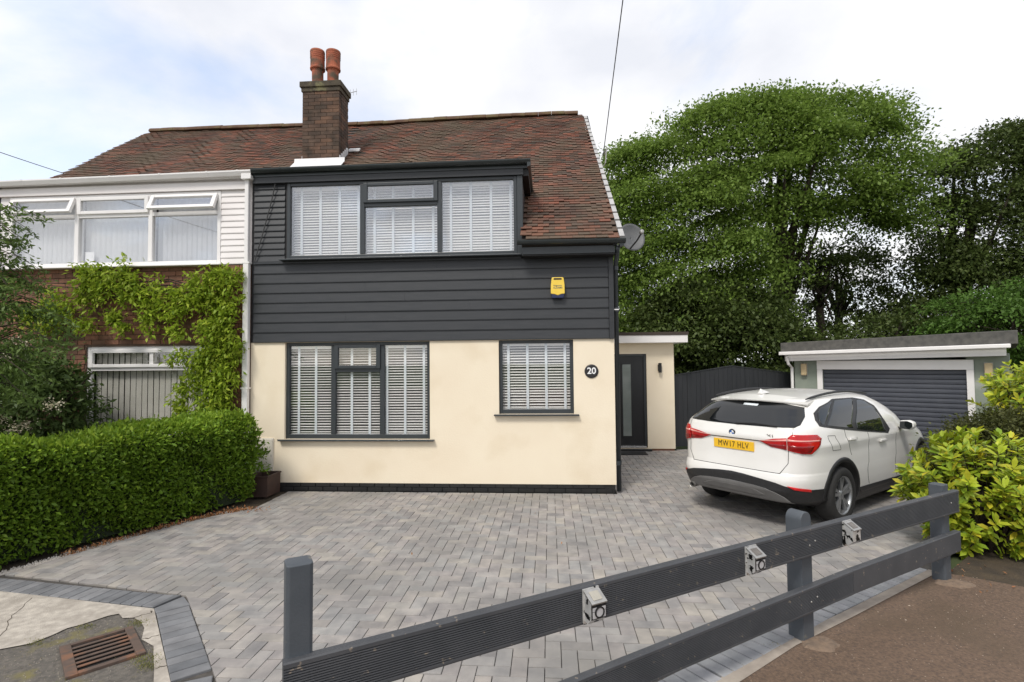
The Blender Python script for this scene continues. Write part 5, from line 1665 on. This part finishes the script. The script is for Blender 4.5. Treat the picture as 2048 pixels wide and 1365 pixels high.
tree('tall dark tree rising beyond the shrubs at the garage end', (22.3, 16.4, -.07), 4.2, (22, 14.6, 7), (1, 1, 1), 0, 330, .58, .16, M['tree2'], None, limbs=12, tr=.26, CD=poly_crown(CRB, 16.2, 1.8, 250), flat=.36)
tree('dark thin crowned tree showing sky between its trunks behind the garage', (17.6, 17.6, -.07), 4.0, (17.8, 17.4, 5), (1, 1, 1), 0, 210, .52, .16, M['tree2'], None, limbs=12, tr=.20, CD=poly_crown(CRC, 17.6, 1.4, 46), flat=.4)
tree('slender dark tree with bare forked trunk behind the garage', (16.2, 16.2, -.07), 4.4, (16.2, 16.0, 4.8), (1.5, 1.3, 2.2), 20, 190, .42, .15, M['tree2'], None, limbs=8, tr=.19, shell=.2)
tree('low fresh green tree peering over the garage roof', (20.4, 11.6, -.07), 1.4, (20.4, 11.4, 3.1), (2.6, 1.4, 1.5), 60, 260, .42, .14, M['tree3'], None, limbs=6, tr=.13)
tree('dark undergrowth tree behind the boarded gates', (10.6, 13.2, -.07), 1.2, (10.8, 13.0, 2.6), (3.6, 1.6, 2.4), 150, 300, .52, .16, M['tree2'], None, limbs=7, tr=.16, shell=.3)
tree('dark undergrowth tree close behind the garage roof', (17.4, 13.4, -.07), 1.0, (17.0, 13.2, 2.2), (4.6, 1.2, 1.3), 64, 220, .45, .15, M['tree2'], None, limbs=7, tr=.15, shell=.3)

# clipped hedge between the two front gardens
hd = thing('hedge', 'clipped bright green hedge between the driveway and the brick house', 'hedge', (-.3, -1.9, 0))
HA, HB = Vector((-1.45, -4.15, 0)), Vector((.10, -.50, 0))
hu = (HB - HA).normalized()
hn = Vector((-hu.y, hu.x, 0))
HL = (HB - HA).length
def hedge_pt():
    """point near the surface of a rounded box hedge"""
    l = rnd.uniform(0, HL)
    r = rnd.random()
    top = 1.10 + .05 * math.sin(l * 2.3) + .03 * math.sin(l * 5.1 + 1)
    hw = .42
    if r < .52:
        o, z = -hw, rnd.uniform(.0, 1) ** .9 * (top - .04) + .03
        nv = -hn
    elif r < .85:
        o, z = rnd.uniform(-hw, hw), top
        nv = Vector((0, 0, 1))
    elif r < .93:
        o, z = rnd.uniform(-hw, hw), rnd.uniform(.05, top)
        l = HL
        nv = hu
    else:
        o, z = hw, rnd.uniform(.3, top)
        nv = hn
    z_r = max(0, z - (top - .16))
    if o < 0:
        o += z_r * .55 * (1 if abs(o) > hw - .2 else 0)
    o += .05 * math.sin(l * 3.7 + z * 4) + .035 * math.sin(l * 9 + z * 7) + (.12 * (1 - z / top) ** 2 if o < 0 else 0)
    dep = abs(rnd.gauss(0, .06)) - .035 - (rnd.random() < .06) * rnd.uniform(0, .07)
    p = HA + hu * l + hn * o + Vector((0, 0, z)) - nv * dep
    return p, nv
pts = [hedge_pt() for _ in range(46000)]
hp = np.array([p[0] for p in pts])
ho = np.array([p[1] for p in pts])
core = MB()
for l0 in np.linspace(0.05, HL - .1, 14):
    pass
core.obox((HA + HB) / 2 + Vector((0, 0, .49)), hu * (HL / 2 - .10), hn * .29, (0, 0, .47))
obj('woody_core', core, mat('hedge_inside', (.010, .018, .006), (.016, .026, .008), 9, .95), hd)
sp_ = MB()
for k in range(60):
    l = rnd.uniform(0, HL)
    p = HA + hu * l + hn * rnd.uniform(-.25, .25)
    sp_.tube([p, p + Vector((rnd.uniform(-.05, .05), rnd.uniform(-.05, .05), .5))], .009, 5)
obj('stems', sp_, M['bark'], hd)
# straggling sprigs over the meter box
sg_p = []
for k in range(14):
    b0 = Vector((.33, -.42 + rnd.uniform(-.1, .1), rnd.uniform(.35, .9)))
    d0 = Vector((rnd.uniform(.3, 1), -.1, rnd.uniform(-.1, .5))).normalized()
    for j in range(26):
        sg_p.append(b0 + d0 * rnd.uniform(0, .22) + Vector((rnd.gauss(0, .02), rnd.gauss(0, .02), rnd.gauss(0, .02))))

hp = np.concatenate([hp, np.array(sg_p)])
ho = np.concatenate([ho, np.tile([.4, -.3, .4], (len(sg_p), 1))])
up_ = (ho[:, 2] > .9) & (RNG.random(len(ho)) < .75) | (hp[:, 2] > .98) & (RNG.random(len(ho)) < .5)
link('foliage', foliage_mesh('foliage', hp[~up_], .060, M['hedge'], down=-.15, out=ho[~up_] * .8, width=.46, flat=.3, smin=.55), hd)
M['hedgetop'] = leafmat('hedge_new_growth', [(.20, .32, .03), (.27, .39, .036), (.16, .28, .026), (.32, .43, .045)], rough=.45, transl=.32, spec=.25)
link('new_growth', foliage_mesh('new_growth', hp[up_] + RNG.normal(size=(up_.sum(), 3)) * np.array([.01, .01, .02]), .062, M['hedgetop'], down=-.35, out=ho[up_] * .6, width=.44, flat=.3, smin=.55), hd)

# climbing plant on the brick wall
cl = thing('climbing_plant', 'yellow green climber trained across the brick wall and up beside the downpipe', 'plant', (-.35, -.1, 0))
st = MB()
for k in range(6):
    x = -.42 + rnd.uniform(-.22, .22)
    st.tube([(x, -.10, 0), (x + rnd.uniform(-.1, .1), -.12, .8), (x + rnd.uniform(-.15, .15), -.08, 1.7), (x + rnd.uniform(-.15, .15), -.10, 2.5), (x + rnd.uniform(-.2, .2), -.1, 3.1)], [.02, .016, .013, .010, .006], 6)
for k in range(6):
    z = 3.0 + rnd.uniform(-.2, .2)
    st.tube([(-.4, -.08, z - .2), (-1.2, -.09, z + .05), (-2.1, -.1, z - .02), (-3.3, -.09, z + rnd.uniform(-.35, .1))], [.013, .010, .008, .004], 6)
obj('stems', st, M['bark'], cl)
CP, CO = [], []
def spray(x, y, z, n, r, droop):
    for _ in range(n):
        a = rnd.uniform(0, 2 * PI)
        q = abs(rnd.gauss(0, r))
        if x + q * math.cos(a) > .02:
            continue
        CP.append((x + q * math.cos(a), y - abs(rnd.gauss(0, .08)), z + q * math.sin(a) * .6 - rnd.random() ** 2 * droop))
        CO.append((math.cos(a) * .5, -.6, -.3))
for k in range(150):       # the upright part by the downpipe
    z = rnd.uniform(.95, 3.35)
    wd = .36 if z > 1.6 else .22
    spray(-.45 + rnd.gauss(0, wd * .62) + (.08 if z > 2 else 0), -.12, z, 44, .075, .16)
for k in range(120):       # the band along the wall
    x = -rnd.uniform(.5, 3.45)
    env = 3.02 + .22 * math.sin(x * 2.6 + .6) + (.16 if x > -1.1 else 0)
    spray(x, -.14, env + rnd.gauss(0, .13) - .10 * (x < -2.6), 38, .075, .24)
for x, z in ((-1.9, 2.5), (-2.0, 2.62), (-1.45, 2.55), (-1.35, 2.7), (-1.0, 2.45), (-1.05, 2.6), (-2.45, 2.6), (-3.0, 2.7), (-.95, 1.35), (-.85, 1.5), (-.9, 1.15), (-.75, 1.9), (-.95, 2.05)):
    for j in range(3):
        spray(x + rnd.gauss(0, .06), -.14, z + rnd.gauss(0, .08), 52, .075, .14)
link('foliage', foliage_mesh('foliage', np.array(CP), .085, M['wist'], down=.45, out=np.array(CO) * .6, width=.40, flat=.45), cl)

# dark flowering shrub in front of the brick house
sh = thing('flowering_shrub', 'dark leafy shrub with cream flower clusters behind the hedge', 'shrub', (-2.6, -.75, 0))
C, D = ellip(120, (-2.75, -.80, 1.15), (1.05, .5, 1.05), .3)
k = C[:, 0] < -2.15
P, O = clumps(C[k], D[k], 150, .17, .7)
link('foliage', foliage_mesh('foliage', P, .095, M['elder'], down=.35, out=O * .5, width=.42), sh)
st = MB()
for k in range(14):
    x = -2.7 + rnd.uniform(-.3, .3)
    st.tube([(x, -.8, 0), (x + rnd.uniform(-.3, .3), -.8, .8), (x + rnd.uniform(-.7, .7), -.8 + rnd.uniform(-.2, .2), 1.8)], [.022, .016, .006], 6)
obj('stems', st, M['bark'], sh)
FP = []
for x, z in ((-2.3, 2.2), (-2.6, 2.0), (-2.75, 2.05), (-2.45, 1.95), (-2.9, 1.9), (-2.25, 1.12), (-2.4, 1.05), (-2.15, .82), (-2.55, 1.2), (-1.85, 1.38), (-2.9, 2.2)):
    q = RNG.normal(size=(130, 3)) * np.array([.075, .05, .035]) + np.array([x, -1.30, z])
    FP.append(q)
link('flowers', foliage_mesh('flowers', np.concatenate(FP), .024, M['cream'], down=-.3, width=.9), sh)

# overhanging leafy branches at the edge of the front garden
br = thing('young_tree', 'slender young tree with fine drooping leaves in the front garden of the brick house', 'tree', (-1.75, -2.55, 0))
st = MB()
st.tube([(-1.75, -2.55, -.02), (-1.7, -2.55, 1.3), (-1.62, -2.55, 2.6), (-1.5, -2.55, 3.6)], [.05, .04, .03, .012], 8)
BPts, BO = [], []
for k in range(64):
    z0_ = rnd.uniform(1.5, 3.35)
    a = rnd.uniform(-.8, .8)
    ln = rnd.uniform(.45, 1.0) * (1.15 if z0_ < 2.5 else 1.0)
    b0 = Vector((-1.66, -2.55, z0_))
    e = b0 + Vector((math.cos(a) * ln, math.sin(a) * ln * .6, rnd.uniform(-.1, .35)))
    mid = b0.lerp(e, .55) + Vector((0, 0, .14))
    e.z -= .12
    st.tube([b0, mid, e], [.010, .006, .002], 5)
    for j in range(int(ln * 115)):
        t = rnd.random() ** .6
        p = b0 * (1 - t) ** 2 + mid * 2 * t * (1 - t) + e * t * t
        BPts.append(p + Vector((rnd.gauss(0, .035), rnd.gauss(0, .05), rnd.gauss(-.01, .035))))
        BO.append((.5, 0, -.1))
C, D = ellip(46, (-1.85, -2.5, 1.9), (.62, .5, .8), .2)
P, O = clumps(C, D, 60, .12, .8)
BPts = np.concatenate([np.array(BPts), P])
BO = np.concatenate([np.array(BO), O * .5])
obj('trunk', st, M['bark'], br)
link('crown', foliage_mesh('crown', BPts, .062, M['willow'], down=.25, out=BO, width=.36, flat=.3), br)
tag(obj('ornament', MB().lathe([(.0001, 0), (.035, 0), (.05, .03), (.042, .07), (.03, .09), (.012, .12), (.0001, .125)], (-1.72, -.02, .80), 16), M['flowerpot']), 'small orange ornament on the sill behind the hedge top', 'ornament')

# laurels and a dark shrub beyond the fence end
def laurel_leaf(L, w):
    V = [(0, 0, 0), (.25 * L, .38 * w, .02 * L), (.62 * L, .5 * w, .03 * L), (L, 0, -.06 * L), (.62 * L, -.5 * w, .03 * L), (.25 * L, -.38 * w, .02 * L), (.3 * L, 0, -.015 * L), (.65 * L, 0, -.012 * L)]
    return MB().add(V, [(0, 6, 1), (1, 6, 7, 2), (2, 7, 3), (0, 5, 6), (5, 4, 7, 6), (4, 3, 7)])
LL = laurel_leaf(.105, .042)
ll_me = LL.mesh('leaf', M['laurel_o'])
def laurel(name, label, base, c, r, nb, nleaf, nind, dirv, keep=None, scale=1.0):
    t = thing(name, label, 'shrub', base)
    C, D = ellip(nb, c, r, .45)
    st = MB()
    b = Vector(base)
    mats_ = []
    for cc, dd in zip(C, D):
        if keep and not keep(*cc):
            continue
        tip, d = Vector(cc), Vector(dd)
        ax = (d * .7 + Vector((0, 0, .75)) + Vector((rnd.gauss(0, .25), rnd.gauss(0, .25), 0))).normalized()
        rootp = Vector((b.x + (tip.x - b.x) * .25, b.y + (tip.y - b.y) * .25, b.z))
        st.tube([rootp, rootp.lerp(tip, .6) + Vector((0, 0, .05)), tip, tip + ax * .10], [.012, .008, .005, .002], 5)
        for j in range(nleaf):
            h = rnd.uniform(-.16, .11) if j < nleaf * .8 else rnd.uniform(.08, .13)
            az = j * 2.4 + rnd.uniform(-.3, .3)
            q = ax.orthogonal().normalized()
            q = Matrix.Rotation(az, 3, ax) @ q
            el = .2 + .9 * max(0, h + .04) * 5
            ld = (q * math.cos(min(el, 1.2)) + ax * math.sin(min(el, 1.2)) - Vector((0, 0, .22))).normalized()
            nrm = (ax - ld * ax.dot(ld)).normalized()
            sd = nrm.cross(ld)
            p = tip + ax * h
            s = rnd.uniform(.62, 1.2) * scale
            mats_.append(Matrix(((ld.x * s, sd.x * s, nrm.x * s, p.x), (ld.y * s, sd.y * s, nrm.y * s, p.y), (ld.z * s, sd.z * s, nrm.z * s, p.z), (0, 0, 0, 1))))
    obj('stems', st, M['bark'], t)
    campos = Vector((4.52, -7.7, 1.88))
    mats_.sort(key=lambda m_: (m_.translation - campos).length)
    rest = MB()
    for i, m_ in enumerate(mats_):
        if i < nind:
            piece('leaf', ll_me, t, m_)
        else:
            rest.add([m_ @ Vector(v) for v in LL.v], LL.f)
    o = obj('inner_leaves', rest, M['laurel_i'], t)
    o['kind'] = 'stuff'
laurel('laurel_shrub', 'yellow green laurel bush growing round the end post of the fence', (8.85, -2.05, -.02), (8.83, -2.04, .49), (.66, .50, .58), 290, 22, 290, None, lambda x, y, z: z > .03)
laurel('laurel_shrub', 'bright laurel bush in front of the sage garage wall', (12.0, .70, -.02), (12.05, .70, 1.20), (1.05, .6, .60), 170, 20, 120, None, lambda x, y, z: True, 1.2)
ck = thing('dark_shrub', 'fine leaved dark olive shrub between the two laurel bushes', 'shrub', (10.2, -.75, -.02))
C, D = ellip(230, (10.35, -.72, .62), (1.05, .55, .62), .35)
P, O = clumps(C, D, 170, .10, .8)
link('foliage', foliage_mesh('foliage', P, .045, M['coton'], down=-.1, out=O * .5, width=.5), ck)
st = MB()
for k in range(26):
    e = C[rnd.randrange(len(C))]
    st.tube([(10.3 + rnd.uniform(-.2, .2), -.75, -.02), ((10.3 + e[0]) / 2, -.75, e[2] * .6), tuple(e)], [.02, .012, .004], 5)
obj('stems', st, M['bark'], ck)
if '_local' in car:
    del car['_local']
